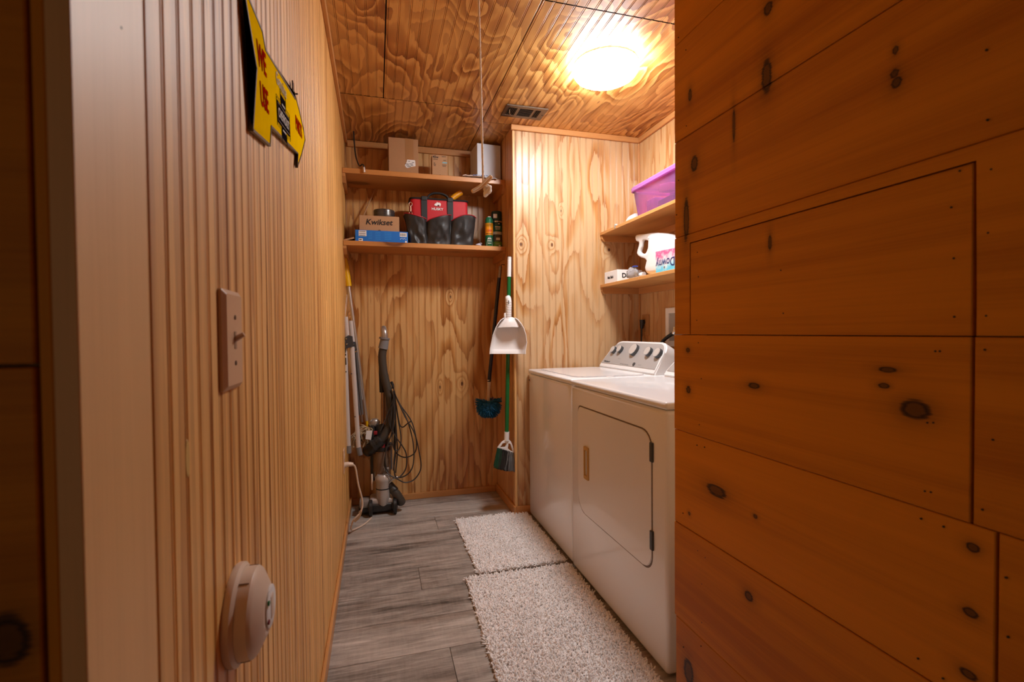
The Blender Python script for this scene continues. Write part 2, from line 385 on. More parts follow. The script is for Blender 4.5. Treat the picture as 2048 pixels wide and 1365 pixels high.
# ---- floor
fl = structure('floor')
obj('subfloor', bxo(-2.6, 1.85, -3.0, 3.55, -.06, -.008), M_FLOOR, fl)
ROW = .2155
joints = {0: [.18], 1: [-.02, .95], 2: [.62], 3: [.333], -1: [.52], -2: [.242], -3: [-.05, 1.0], -4: [.4], -5: [.8]}
rowy = {k: 2.19+ROW*k for k in range(-5, 6)}
joints = {-5: [.8], -4: [.35], -3: [-.05, 1.1], -2: [.70], -1: [1.05], 0: [.18, 1.3], 1: [.75], 2: [1.02], 3: [.333], 4: [.85], 5: [.1]}
# row start -3 is y 1.54..1.757 (joint x .242)
joints[-3] = [.242, 1.42]
for k, y0 in rowy.items():
    y1 = min(y0+ROW, 3.42)
    if y1 <= y0+.01: continue
    xs = [-.19]+joints[k]+[1.72]
    for a, b in zip(xs, xs[1:]):
        obj('plank', bxo(a+.0009, b-.0009, y0+.0011, y1-.0011, -.008, 0, .0010, 1), M_FLOOR, fl)
# ---- beadboard strips
def strip_bm(w, L, depth=.0034):
    """unit strip: across = a (0..w), out = b, along = 0..L; bead between two grooves at its start"""
    prof = [(0, -depth), (.0014, -depth), (.0019, -.0010), (.0032, -.0002), (.0048, -.0002), (.0061, -.0010), (.0066, -depth), (.0080, -depth), (.0085, -.0006), (.0095, 0), (w-.0008, 0), (w, -.0006), (w, -depth)]
    return prof
def add_strips(parent, count, w, fn, L0, L1, material, name='bead_strip', start=0):
    """strips laid side by side; fn(a, out, l) -> world; all strips share one mesh"""
    prof = strip_bm(w, 1)
    bm = B()
    A = [bm.verts.new(fn(start+a, o, L0)) for a, o in prof]; C = [bm.verts.new(fn(start+a, o, L1)) for a, o in prof]
    for k in range(len(prof)-1): bm.faces.new((A[k], A[k+1], C[k+1], C[k]))
    d = Vector(fn(1, 0, 0))-Vector(fn(0, 0, 0))
    n = (Vector(fn(0, 1, 0))-Vector(fn(0, 0, 0)))
    bm.normal_update()
    if bm.faces and sum((f.normal.dot(n) for f in bm.faces)) < 0: bmesh.ops.reverse_faces(bm, faces=bm.faces)
    me = bpy.data.meshes.new(name); bm.to_mesh(me); bm.free()
    for k in range(count):
        o = link(name, me, material, parent); o.location = d*(w*k)-base_loc(parent)*(1 if k >= 0 else 0)
# wall_left: strips from YN+.10 to YB
def wall(name): return structure(name)
wl = wall('wall_left')
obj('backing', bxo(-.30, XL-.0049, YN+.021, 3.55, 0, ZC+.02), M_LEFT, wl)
WS = .039; nL = int((YB-.482)/WS)+1
wL = (YB-.482)/nL
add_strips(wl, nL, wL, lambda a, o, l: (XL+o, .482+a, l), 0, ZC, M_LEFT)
obj('casing_board', bxo(XL-.0125, XL+.0015, YN, .4815, 0, ZC, .0006, 1), M_CASE, wl)
p_ = atx(375, 918, XL)
obj('filler_patch', lt([(0, -.0004), (.006, -.0004), (.0055, .0004), (0, .0004)], (0, 0, 0), 'x', 20, Matrix.Translation((XL, p_.y, p_.z)) @ Matrix.Diagonal((1, 1, 3.4, 1))), mat('wood_filler', (.66, .42, .12, 1), .5), wl)
p_ = atx(238, 55, XL)
obj('nail_hole', lt([(0, -.001), (.0011, -.001), (.0011, .0017), (0, .0018)], (XL, p_.y, p_.z), 'x', 10), INK, wl)
wb = wall('wall_back')
obj('backing', bxo(-.30, XS+.12, YB+.0045, 3.55, 0, ZC+.02), M_BACK, wb)
nB = 24; wB = (XS-XL)/nB
add_strips(wb, nB, wB, lambda a, o, l: (XL+a, YB-o, l), 0, ZC, M_BACK)
wsd = wall('wall_niche_side')
nS = 12; wS = (YB-YC)/nS
obj('backing', bxo(XS+.0045, XS+.10, YC+.03, YB+.004, 0, ZC+.02), M_SIDE, wsd)
add_strips(wsd, nS, wS, lambda a, o, l: (XS-o, YC+a, l), 0, ZC, M_SIDE)
wc = wall('wall_centre')
obj('backing', bxo(XS+.012, 1.85, YC+.0045, YC+.028, 0, ZC+.02), M_CENT, wc)
nC = 20; wC = (XW-XS-.012)/nC
add_strips(wc, nC, wC, lambda a, o, l: (XS+.012+a, YC-o, l), 0, ZC, M_CENT)
wr = wall('wall_right')
obj('backing', bxo(XW+.0045, 1.85, YE, YC+.004, 0, ZC+.02), M_RGHT, wr)
nR = 42; wR = (YC-YE)/nR
add_strips(wr, nR, wR, lambda a, o, l: (XW-o, YE+a, l), 0, ZC, M_RGHT)
# near end wall of the alcove and the plank wall in front of it
we = wall('wall_alcove_end')
obj('backing', bxo(XR+.02, XW+.005, YE-.10, YE-.002, 0, ZC+.02), M_RGHT, we)
wn = wall('wall_near_right')
obj('backing', bxo(XR+.020, XR+.10, -3.0, YE-.10, 0, ZC+.02), M_DARKGAP, wn)
G = .0016
def plank_poly(poly, off=0, name='plank'):
    bm = B(); prism(bm, poly, lambda a, b, d: (XR+d, a, b), off, .020)
    bm.edges.ensure_lookup_table()
    es = [e for e in bm.edges if all(abs(v.co.x-(XR+off)) < 1e-6 for v in e.verts)]
    bmesh.ops.bevel(bm, geom=es, offset=.0012, segments=1, affect='EDGES')
    return obj(name, bm, M_PLANK, wn)
def rect(y0, y1, z0, z1): return [(y0, z0), (y1, z0), (y1, z1), (y0, z1)]
ZR = [0, .159, .406, .655, .899, 1.146, 1.396, 1.641, 1.888, 2.135, 2.382, ZC]
dx = [0, .0008, -.0004, .0012, .0002, -.0008, .0010, .0004, .0002, .0012, 0]
J = {0: [.1], 1: [.75, -.6], 2: [.2, -1], 3: [.421], 4: [.448], 6: [-.2], 7: [-.5], 8: [.1], 9: [.6], 10: [0]}
for k in range(11):
    z0, z1 = ZR[k]+G/2, ZR[k+1]-G/2
    ye = YE+(.004 if k in (3, 2, 4) else 0)
    if k == 5:
        a, b, c = 1.041, .448, 1.375
        plank_poly([(ye, z0), (ye, z1), (-1.2, z1), (-1.2, z0), (b-.0035, z0), (b-.0035, c), (a+.001, c), (a+.001, z0)][::-1], dx[k])
        plank_poly(rect(b+.0015, a-.0012, z0, c-.003), dx[k]+.0006)
        plank_poly(rect(-3, -1.202, z0, z1), dx[k]); continue
    ys = [-3]+sorted(y for y in J[k] if y != .75)+[ye]
    for a, b in zip(ys, ys[1:]):
        plank_poly(rect(a+.0018, b-(.0018 if b != ye else 0), z0, z1), dx[k]+random.uniform(-.0004, .0004))
nm = B()
for u, v in [(1920, 342), (1983, 339), (1903, 415), (1977, 466), (1908, 517), (1909, 634), (1973, 632), (1970, 700), (1986, 880), (1965, 1020), (1871, 703), (1880, 703),
             (1975, 240), (1973, 100), (1562, 541), (1567, 627), (1395, 505), (1397, 554), (1394, 641), (1397, 686), (1403, 758), (1399, 850), (1855, 846), (1867, 846), (1850, 983), (1862, 985),
             (1842, 1038), (1887, 1054), (1394, 891), (1409, 895), (1396, 1102), (1411, 1116), (1404, 1169), (1404, 1246), (1402, 1293), (1836, 1318), (1886, 1358), (2012, 1156), (2016, 1275), (1366, 1027), (1367, 1295), (1357, 75), (1372, 100), (1373, 252), (1357, 361), (1353, 430)]:
    p = atx(u, v, XR); lathe(nm, [(0, -.0011), (.0014, -.001), (.0014, .002)], (XR, p.y, p.z), 'x', 8)
obj('nail_heads', nm, INK, wn, kind='stuff')
# left facing plank wall beside the camera
wnl = wall('wall_near_left')
obj('backing', bxo(-2.6, -.3001, YN+.021, YN+.10, 0, ZC+.02), M_DARKGAP, wnl)
obj('corner_board', bxo(-.2080, XL-.0127, YN+.0004, YN+.0205, 0, ZC, .001, 1), pine('corner_pine', 'z', (.66, .250, .007, 1), (.47, .155, .003, 1), contrast=.6, rough=.5, coat=0, spec=.25), wnl)
for k, (z0, z1) in enumerate(zip([0]+[.153, .399, .647, .892, 1.139, 1.389, 1.634, 1.881, 2.128, 2.375], [.153, .399, .647, .892, 1.139, 1.389, 1.634, 1.881, 2.128, 2.375, ZC])):
    obj('plank', bxo(-2.6, -.2110, YN+.0005+.001*(k % 2), YN+.02, z0+.0012, z1-.0012, .001, 1), M_PLANKL, wnl)
# ---- ceiling panels (sheets of beadboard) with strips
ce = structure('ceiling', (0, 0, ZC))
obj('backing', bxo(-2.6, 1.85, -3.0, 3.55, ZC+.012, ZC+.06), M_DARKGAP, ce)
def ceil_panel(x0, x1, y0, y1, off):
    pn = bpy.data.objects.new('panel', None); COL.objects.link(pn); pn.parent = ce; WLOC[pn.name] = Vector((0, 0, ZC))
    n = max(1, round((x1-x0-.002)/.043)); w = (x1-x0-.002)/n
    prof = strip_bm(w, 1); bm = B()
    A = [bm.verts.new((a, y0+.001, -o+off)) for a, o in prof]; C = [bm.verts.new((a, y1-.001, -o+off)) for a, o in prof]
    for k in range(len(prof)-1): bm.faces.new((A[k], A[k+1], C[k+1], C[k]))
    bm.normal_update()
    if sum(f.normal.z for f in bm.faces) > 0: bmesh.ops.reverse_faces(bm, faces=bm.faces)
    me = bpy.data.meshes.new('bead_strip'); bm.to_mesh(me); bm.free()
    for k in range(n):
        o = link('bead_strip', me, M_CEIL, pn); o.location = (x0+.001+w*k, 0, 0)
ceil_panel(XL, .0515, .38, 2.757, .0005); ceil_panel(.055, .635, .38, 2.758, 0); ceil_panel(XL, .635, 2.762, YB, .0008)
ceil_panel(.638, XW, 1.797, YC+.0, .0002); ceil_panel(.638, XS, YC+.001, YB, .0002); ceil_panel(.638, XW, .38, 1.793, .0006)
obj('panel', bxo(-2.6, XL-.11, -3, YN, ZC, ZC+.004), M_CEIL, ce); obj('panel', bxo(XL-.109, 1.70, -3, .378, ZC, ZC+.004), M_CEIL, ce)
# ---- trims and baseboards
def st(name, bm, m): o = obj(name, bm, m); o['kind'] = 'structure'; return o
st('trim_1', bxo(XL, XL+.018, .40, YB, ZC-.022, ZC, .003, 1), M_TRIMY)
st('trim_2', bxo(XL+.018, .66, YB-.016, YB, ZC-.045, ZC-.004, .002, 1), M_TRIMX)
st('trim_3', bxo(XS-.014, XW, YC-.018, YC, ZC-.034, ZC, .003, 1), M_TRIMX)
st('trim_4', bxo(XW-.018, XW, YE, YC-.018, ZC-.034, ZC, .003, 1), M_TRIMY)
st('trim_5', bxo(XS-.004, XS+.010, YC-.004, YC+.024, .04, ZC-.034, .002, 1), M_CASE)
st('trim_6', bxo(XW-.012, XW, YC-.012, YC, .0, ZC-.034, .003, 1), M_TRIM)
st('baseboard_left', bxo(XL, XL+.013, .482, YB, 0, .058, .004, 2), M_TRIMY)
st('baseboard_back', bxo(XL+.013, XS-.013, YB-.014, YB, 0, .042, .003, 2), M_TRIMX)
st('baseboard_niche_side', bxo(XS-.014, XS, YC-.014, YB-.014, 0, .058, .003, 2), M_TRIMY)
st('baseboard_centre', bxo(XS, XW, YC-.014, YC, 0, .058, .003, 2), M_TRIMX)

# ================================================================== BIG THINGS
# ---- ceiling light
lx, ly = 1.080, 2.150
t = thing('ceiling_light', 'round flush white dome light glowing on the plywood ceiling', 'lamp', (lx, ly, ZC))
obj('base_ring', lt([(.140, ZC), (.1530, ZC-.001), (.1535, ZC-.008), (.150, ZC-.011)], (lx, ly, 0), seg=48), WPLA, t, True)
dm = bpy.data.materials.new('lamp_glass'); dm.use_nodes = True
nt = dm.node_tree; nt.nodes.remove(nt.nodes['Principled BSDF']); em = nt.nodes.new('ShaderNodeEmission')
em.inputs[0].default_value = (.97, .985, 1, 1); em.inputs[1].default_value = LAMP; nt.links.new(em.outputs[0], nt.nodes['Material Output'].inputs[0])
obj('diffuser', lt([(.1510, ZC-.010), (.1560, ZC-.014), (.1570, ZC-.022), (.154, ZC-.036), (.144, ZC-.051), (.122, ZC-.064), (.088, ZC-.074), (.045, ZC-.080), (0, ZC-.081)], (lx, ly, 0), seg=48), dm, t, True)
# ---- washer and dryer
def console(name_parent, t, y0, y1, x0, x1, z0, z1, labelled=True):
    """slanted control console along the back of the machine; returns face matrix (a along -y, b up the slope)"""
    sl = Vector((x1-x0, 0, z1-z0)); Hh = sl.length
    Wd = y1-y0
    Mx = plane_m((x0, y1, z0), (0, -1, 0), sl)
    out = [(0, 0), (Wd, 0)]
    def corner(cx, cy, rx, ry, a0, a1, n=7): return [(cx+rx*math.cos(math.radians(a0+(a1-a0)*k/n)), cy+ry*math.sin(math.radians(a0+(a1-a0)*k/n))) for k in range(n+1)]
    poly = [(.0, 0), (Wd, 0), (Wd-.008, .075)]+corner(Wd-.07, Hh-.06, .060, .06, 0, 90)+corner(.16, Hh-.085, .115, .085, 90, 165)+[(.012, .035)]
    bm = B(); prism(bm, poly, lambda a, b, d: Mx @ Vector((a, b, -d)), 0, .085)
    es = [e for e in bm.edges if all(abs((Mx.inverted() @ v.co).z) < 1e-5 for v in e.verts)]
    bmesh.ops.bevel(bm, geom=es, offset=.008, segments=3, affect='EDGES')
    obj('console', bm, WPLA, t, True)
    cx, cy = Wd/2, Hh/2
    inner = [(a+(cx-a)*.05, .030+(b)*.79) for a, b in poly]
    bm = B(); prism(bm, inner, lambda a, b, d: Mx @ Vector((a, b, d)), .0002, .0025)
    obj('console_face', bm, mat('console_silver', (.43, .42, .42, 1), .4, .2), t, label='silver grey control face')
    return Mx, Wd, Hh
t = thing('washing_machine', 'white top loading washer with five console knobs, in the corner beyond the dryer', 'washer', (1.26, 2.56, 0))
WY0, WY1 = 2.207, 2.90
obj('body', bxo(.915, 1.62, WY0, WY1, .012, .893, .012, 3), WHITE, t, True)
obj('top_panel', bxo(.912, 1.62, WY0, WY1, .895, .922, .010, 3), WHITE, t, True)
b = B(); prism(b, rounded(.965, 1.37, WY0+.05, WY1-.05, .06), lambda a, c, d: (a, c, d), .9215, .927)
obj('lid', b, WHITE, t)
b = B(); prism(b, rounded(1.12, 1.16, WY0+.012, WY0+.045, .01), lambda a, c, d: (a, c, d), .9215, .924); obj('lid_hinge', b, WPLA, t)
Mx, Wd, Hh = console('washer', t, 2.225, 2.885, 1.385, 1.485, .926, 1.092)
for (u, v, r) in [(1230, 702, .023), (1243, 701, .023), (1271, 702, .036), (1300, 706, .027), (1319, 709, .028)]:
    d = ray(u, v); o = Vector((0, 0, CAMH)); n = Mx.to_3x3() @ Vector((0, 0, 1)); P0 = Mx.translation
    q = Mx.inverted() @ (o+d*((P0-o).dot(n)/d.dot(n)))
    Mk = Mx @ Matrix.Translation((q.x, q.y, .0025))
    k = obj('knob', lt([(r*1.0, 0), (r*.97, .016), (r*.90, .019)], (0, 0, 0), 'z', 28, Mk), DGREY, t, True, label='dark control knob with silver cap')
    obj('knob_cap', lt([(r*.93, .0175), (r*.88, .0215), (0, .022)], (0, 0, 0), 'z', 28, Mk), mat('knob_silver', (.62, .60, .58, 1), .4, .3) if 'knob_silver' not in bpy.data.materials else bpy.data.materials['knob_silver'], k, True)
Mk = Mx @ Matrix.Translation((.42, .045, .0028))
obj('start_button', lt([(.011, 0), (.010, .004), (0, .005)], (0, 0, 0), 'z', 20, Mk), DGREY, t, True)
for k in range(7):
    obj('indicator', lt([(.0028, 0), (.0025, .001), (0, .0012)], (0, 0, 0), 'z', 8, Mx @ Matrix.Translation((.27+.014*k, .037, .0026))), DGREY, t)
obj('lettering', text('Whirlpool', .019, Mx @ Matrix.Translation((.085, .042, .003)), .0003), INK, t)
b = B()
for (a, c, l) in [(.10, .125, .03), (.165, .135, .035), (.30, .150, .05), (.46, .135, .04), (.52, .125, .03), (.48, .045, .035), (.36, .10, .03), (.22, .07, .03), (.36, .13, .03)]:
    box(b, a-l/2, a+l/2, c-.0008, c+.0008, .0026, .0030, 0, 1, Mx)
obj('fine_print', b, GREY, t, kind='stuff')
o = obj('badge', lt([(.013, 0), (.012, -.002), (0, -.0025)], (.914, 2.875, .855), 'x', 20), BEIGE, t, label='small round badge'); obj('badge_ring', lt([(.008, 0), (.007, -.001), (0, -.0012)], (.9115, 2.875, .855), 'x', 16), BLACK, o)

t = thing('clothes_dryer', 'white front loading dryer with tan recessed door handle, nearest the plank wall', 'dryer', (1.26, 1.79, 0))
DY0, DY1 = 1.385, 2.192
obj('body', bxo(.908, 1.62, DY0, DY1, .012, .893, .016, 4), WHITE, t, True)
obj('top_panel', bxo(.905, 1.62, DY0, DY1, .895, .922, .011, 3), WHITE, t, True)
dpoly = rounded(1.475, 2.105, .322, .806, .06, 6, [.035, .03, .055, .055])
def rr(y0, y1, z0, z1, inset=0):
    return rounded(y0+inset, y1-inset, z0+inset, z1-inset, .05, 6, [.075, .03, .065, .055])
# brown outline plate with the door gap's shade in its colour, then the leaf
b = B(); prism(b, rr(1.475, 2.105, .322, .806, -.0055), lambda a, c, d: (.908+d, a, c), -.0006, .004); obj('door_gap_shade', b, mat('gap_shade_brown', (.16, .12, .09, 1), .5), t)
b = B(); prism(b, rr(1.475, 2.105, .322, .806), lambda a, c, d: (.908+d, a, c), -.0035, .004)
es = [e for e in b.edges if all(abs(v.co.x-.9045) < 1e-5 for v in e.verts)]; bmesh.ops.bevel(b, geom=es, offset=.0022, segments=3, affect='EDGES')
dr = obj('door', b, WHITE, t, True)
b = B()
ho, hi = rounded(1.982, 2.030, .487, .635, .004, 2), rounded(1.992, 2.020, .503, .619, .003, 2)
n = len(ho); A = [[b.verts.new((x, p[0], p[1])) for p in pl] for x, pl in ((.9047, ho), (.8985, ho), (.8985, hi), (.9046, hi))]
for r0, r1 in zip(A, A[1:]):
    for k in range(n): b.faces.new((r0[k], r0[(k+1) % n], r1[(k+1) % n], r1[k]))
b.faces.new(A[-1])
obj('handle', b, mat('tan_handle', (.55, .33, .10, 1), .3), dr, label='tan recessed pull')
b = bxo(.9005, .9043, 1.994, 2.000, .505, .617); obj('handle_recess', b, mat('brown_recess', (.16, .07, .015, 1), .5), dr)
for zc in (.738, .432):
    obj('hinge', bxo(.900, .909, 1.462, 1.480, zc-.034, zc+.034, .003, 2), DGREY, t, label='dark metal door hinge')
Mx, Wd, Hh = console('dryer', t, 1.42, 2.175, 1.40, 1.50, .926, 1.075)
Mk = Mx @ Matrix.Translation((.35, .09, .0025))
obj('knob', lt([(.034, 0), (.033, .024), (.030, .028), (0, .029)], (0, 0, 0), 'z', 24, Mk), DGREY, t, True)
# ---- rugs
RUGM = mat('rug_cotton', (.90, .87, .86, 1), .9, noise=.10, nscale=14)
RUGB = mat('rug_backing', (.42, .37, .34, 1), .9)
def rug(label, M, w, l, n, name='bath_rug'):
    t = thing(name, label, 'rug', M @ Vector((0, 0, 0)), 'white shag rugs on the plank floor')
    b = B(); prism(b, rounded(-w/2, w/2, -l/2, l/2, .015, 3), lambda a, c, d: M @ Vector((a, c, d)), .0006, .007); obj('backing', b, RUGB, t)
    px = rng.uniform(-w/2+.004, w/2-.004, n); py = rng.uniform(-l/2+.004, l/2-.004, n)
    # lay on a jittered grid so the rows of tufts show
    nx = int(math.sqrt(n*w/l)); ny = n//nx; gx, gy = np.meshgrid((np.arange(nx)+.5)/nx, (np.arange(ny)+.5)/ny)
    px = (gx.ravel()-.5)*(w-.006)+rng.normal(0, .0030, nx*ny); py = (gy.ravel()-.5)*(l-.006)+rng.normal(0, .0022, nx*ny); n = nx*ny
    th = rng.uniform(0, 2*PI, n)+1.5*np.sin(px*17)+1.3*np.cos(py*13); lean = rng.uniform(.2, 1.25, n); L = rng.uniform(.012, .024, n)
    ex = np.maximum(0, np.maximum(np.abs(px)-(w/2-.012), np.abs(py)-(l/2-.012)))
    d = np.stack([np.cos(th)*np.sin(lean), np.sin(th)*np.sin(lean), np.cos(lean)], 1)
    base = np.stack([px, py, np.full(n, .005)], 1); r = rng.uniform(.0022, .0033, n)
    side = np.stack([-np.sin(th), np.cos(th), np.zeros(n)], 1); up = np.cross(d, side)
    rings = []
    for s, k in ((0, .9), (.55, 1.15), (.92, .75)):
        c = base+d*(L*s)[:, None]; c[:, 2] -= L*.22*s*s*np.sin(lean)
        for j in range(4):
            a = 2*PI*j/4
            rings.append(c+(side*math.cos(a)+up*math.sin(a))*(r*k)[:, None])
    tip = base+d*L[:, None]; tip[:, 2] -= L*.22*np.sin(lean)
    V = np.stack(rings+[tip], 1); V[:, :, 2] = np.maximum(V[:, :, 2], .001); nv = 13
    F = []
    for q in range(2):
        for j in range(4): F.append((q*4+j, q*4+(j+1) % 4, (q+1)*4+(j+1) % 4, (q+1)*4+j))
    Tr = [(8+j, 8+(j+1) % 4, 12) for j in range(4)]
    Mn = np.array(M); Vw = V.reshape(-1, 3) @ Mn[:3, :3].T+Mn[:3, 3]-np.array(t.location)
    offs = (np.arange(n)*nv)[:, None]
    q = np.concatenate([(offs+np.array(f)[None]) for f in F], 0); tr = np.concatenate([(offs+np.array(f)[None]) for f in Tr], 0)
    me = bpy.data.meshes.new('pile'); me.vertices.add(len(Vw)); me.vertices.foreach_set('co', Vw.astype(np.float32).ravel())
    loops = np.concatenate([q.ravel(), tr.ravel()]); me.loops.add(len(loops)); me.loops.foreach_set('vertex_index', loops.astype(np.int32))
    ls = np.concatenate([np.arange(len(q))*4, len(q)*4+np.arange(len(tr))*3]); me.polygons.add(len(ls)); me.polygons.foreach_set('loop_start', ls.astype(np.int32))
    me.polygons.foreach_set('use_smooth', np.ones(len(ls), dtype=bool))
    me.update(calc_edges=True); me.validate()
    o = link('pile', me, RUGM, t); o['kind'] = 'stuff'; return t
rug('smaller white shag rug on the floor in front of the washer', Matrix.Translation((.672, 2.588, 0)), .452, .690, 11000)
rug('larger white shag rug in the foreground in front of the dryer', Matrix.Translation((.630, 1.70, 0)) @ Matrix.Rotation(math.radians(-1.5), 4, 'Z'), .520, 1.03, 20000)

# ================================================================== NICHE SHELVES
def niche_shelf(label, z0, z1, yf):
    t = thing('wall_shelf', label, 'shelf', (.32, 3.26, z0), 'pine shelves across the niche')
    obj('board', bxo(XL+.001, XS-.001, yf, YB-.001, z0, z1, .002, 1), M_SHELF, t)
    for x0, x1 in ((XL+.0005, XL+.019), (XS-.019, XS-.0005)):
        b = B(); prism(b, [(yf+.004, z0-.0005), (YB-.02, z0-.0005), (YB-.02, z0-.05), (yf+.035, z0-.05), (yf+.004, z0-.018)], lambda a, c, d: (d, a, c), x0, x1)
        obj('cleat', b, M_TRIMY, t)
    return t
ZU0, ZU1, ZL0, ZL1 = 2.127, 2.158, 1.690, 1.719
niche_shelf('upper pine shelf across the niche holding cartons and a black cable', ZU0, ZU1, 3.105)
niche_shelf('lower pine shelf across the niche holding the tool bag and spray cans', ZL0, ZL1, 3.10)
# ---- upper shelf things
t = thing('carton', 'large brown cardboard carton with a torn white label on the upper shelf', 'box', (.18, 3.27, ZU1))
obj('carton_body', bxo(.088, .274, 3.19, 3.38, ZU1, 2.400, .002, 1), CARD, t)
obj('tape', bxo(.192, .244, 3.1893, 3.1899, ZU1+.105, 2.400), mat('parcel_tape', (.36, .18, .07, 1), .35), t)
lab = [(.188, 2.228), (.200, 2.250), (.204, 2.266), (.250, 2.266), (.254, 2.262), (.256, 2.228), (.230, 2.222), (.205, 2.212), (.196, 2.215)]
b = B(); prism(b, lab, lambda a, c, d: (a, d, c), 3.1885, 3.1893); lb = obj('label', b, PAPER, t, label='torn white paper label')
b = B()
for (a, c, l) in [(.202, 2.238, .02), (.228, 2.240, .022), (.208, 2.230, .022), (.232, 2.231, .018), (.215, 2.222, .024), (.240, 2.250, .014), (.215, 2.256, .012)]: box(b, a-l/2, a+l/2, 3.1878, 3.1885, c-.0016, c+.0016)
obj('print', b, INK, lb, kind='stuff')
t = thing('bulb_carton', 'small slim tan carton with a 45w print on the upper shelf', 'box', (.41, 3.24, ZU1))
obj('carton_body', bxo(.363, .462, 3.20, 3.27, ZU1, 2.318, .0015, 1), CARD2, t)
FY = lambda x, y, z: plane_m((x, y, z), (1, 0, 0), (0, 0, 1))
obj('lettering', text('45w', .022, FY(.386, 3.1993, 2.302), .0003, .0006), INK, t)
b = B()
for (a, c, l) in [(.385, 2.287, .03), (.440, 2.308, .028), (.446, 2.285, .018), (.378, 2.262, .010), (.380, 2.254, .016), (.380, 2.246, .012), (.442, 2.254, .028), (.442, 2.246, .022)]: box(b, a-l/2, a+l/2, 3.1990, 3.1998, c-.0015, c+.0015)
prism(b, [(.411, 2.19), (.417, 2.19), (.414, 2.183)], lambda a, c, d: (a, d, c), 3.1990, 3.1998)
obj('print', b, INK, t, kind='stuff'); obj('blue_stripe', bxo(.430, .4615, 3.1988, 3.1997, 2.264, 2.274), mat('pale_blue', (.25, .42, .45, 1), .6), t)
t = thing('white_carton', 'pale grey white square carton at the right end of the upper shelf', 'box', (.735, 3.27, ZU1))
Mc = Matrix.Translation((.735, 3.26, 0)) @ Matrix.Rotation(math.radians(4), 4, 'Z')
obj('carton_body', bxo(-.082, .082, -.075, .105, ZU1+.024, 2.412, .002, 1, Mc), mat('grey_white_card', (.62, .64, .70, 1), .6), t)
obj('carton_base', bxo(-.078, .078, -.071, .101, ZU1, ZU1+.024, .001, 1, Mc), mat('grey_card', (.25, .25, .27, 1), .6), t)
# plastic pouch lying under the white box
t = thing('plastic_pouch', 'flat clear plastic pouch of papers hanging over the upper shelf edge', 'pouch', (.66, 3.12, ZU1))
b = B(); nx, ny = 14, 6; g = []
for j in range(ny):
    for i in range(nx):
        x = .545+.225*i/(nx-1); y = 3.085+.10*j/(ny-1)
        g.append(b.verts.new((x, y, ZU1+.004+.005*abs(math.sin(i*1.7+j*2.1))+(-.008 if j == 0 and i > 8 else 0))))
for j in range(ny-1):
    for i in range(nx-1): b.faces.new((g[j*nx+i], g[j*nx+i+1], g[(j+1)*nx+i+1], g[(j+1)*nx+i]))
r = b.normal_update(); bmesh.ops.solidify(b, geom=list(b.faces), thickness=.003)
obj('sheet', b, mat('clear_film', (.62, .60, .60, 1), .12), t, True)
b = B()
for k in range(7): box(b, .61+.017*k, .622+.017*k, 3.0815, 3.0842, ZU1+.004+.002*(k % 3), ZU1+.011+.002*(k % 2))
obj('print', b, mat('navy_ink', (.05, .07, .2, 1), .5), t, kind='stuff')
# black cable
t = thing('black_cable', 'black cable with a metal end hanging from the ceiling over the upper shelf edge', 'cable', (-.10, 3.25, 2.40))
obj('cable', tb([aty(707, 263, 3.25), aty(708.5, 285, 3.24), aty(711, 310, 3.21), aty(716, 327, 3.16), aty(720, 332, 3.13), aty(724, 329, 3.11), aty(727, 331, 3.095), aty(728, 337, 3.094)], .0045, 8, 6), BLACK, t, True)
obj('end_clip', tb([aty(728, 335, 3.094), aty(728.5, 345, 3.094)], .0075, 10), CHROME, t, True, label='shiny metal connector end')
# ---- lower shelf things
t = thing('blue_box', 'flat bright blue box with barcode labels lying on the lower shelf', 'box', (.045, 3.22, ZL1))
obj('box_body', bxo(-.119, .197, 3.118, 3.30, ZL1, 1.790, .003, 2), mat('blue_card', (.012, .16, .58, 1), .4), t)
b = B(); box(b, -.098, -.052, 3.1172, 3.118, 1.752, 1.786); box(b, -.098, -.074, 3.1172, 3.118, 1.722, 1.738); box(b, .148, .190, 3.1172, 3.118, 1.757, 1.783); box(b, .180, .190, 3.1172, 3.118, 1.722, 1.733)
for k in range(5): box(b, .150+.008*k, .154+.008*k, 3.1172, 3.118, 1.742+.003*(k % 2), 1.746+.003*(k % 2))
obj('label', b, PAPER, t, label='small white stickers', kind='stuff')
b = B()
for k in range(9): box(b, .152+.0039*k, .152+.0039*k+.0012+.001*(k % 3 == 0), 3.1166, 3.1172, 1.762, 1.778)
for z in (1.780, 1.768, 1.757): box(b, -.095, -.058, 3.1166, 3.1172, z-.0015, z+.0015)
box(b, -.095, -.080, 3.1166, 3.1172, 1.728, 1.733)
obj('print', b, INK, t, kind='stuff')
b = B()
for (x, w) in ((-.04, .03), (.0, .045), (.055, .06)):
    for z in (1.778, 1.768, 1.758, 1.748, 1.738): box(b, x, x+w*(.7+.3*((z*1000) % 2)), 3.1171, 3.1179, z-.0012, z+.0012)
obj('fine_print', b, mat('light_blue', (.04, .30, .75, 1), .4), t, kind='stuff')
t = thing('lock_box', 'brown cardboard box with bold black slanted lettering, stacked on the flat blue box', 'box', (.03, 3.22, 1.79))
Mk = Matrix.Translation((.028, 3.225, 0)) @ Matrix.Rotation(math.radians(-2), 4, 'Z')
obj('box_body', bxo(-.121, .121, -.07, .07, 1.7905, 1.889, .002, 1, Mk), CARD2, t)
obj('lettering', text('Kwikset', .048, Mk @ FY(-.003, -.0706, 1.848), .0003, .0011, shear=.2, wscale=1.03), INK, t)
b = B(); prism(b, [(.012*math.cos(PI*k/8), 1.7906+.012*math.sin(PI*k/8)) for k in range(9)], lambda a, c, d: Mk @ Vector((a, d, c)), -.0708, -.0702); obj('thumb_notch', b, mat('notch_brown', (.14, .06, .02, 1), .8), t)
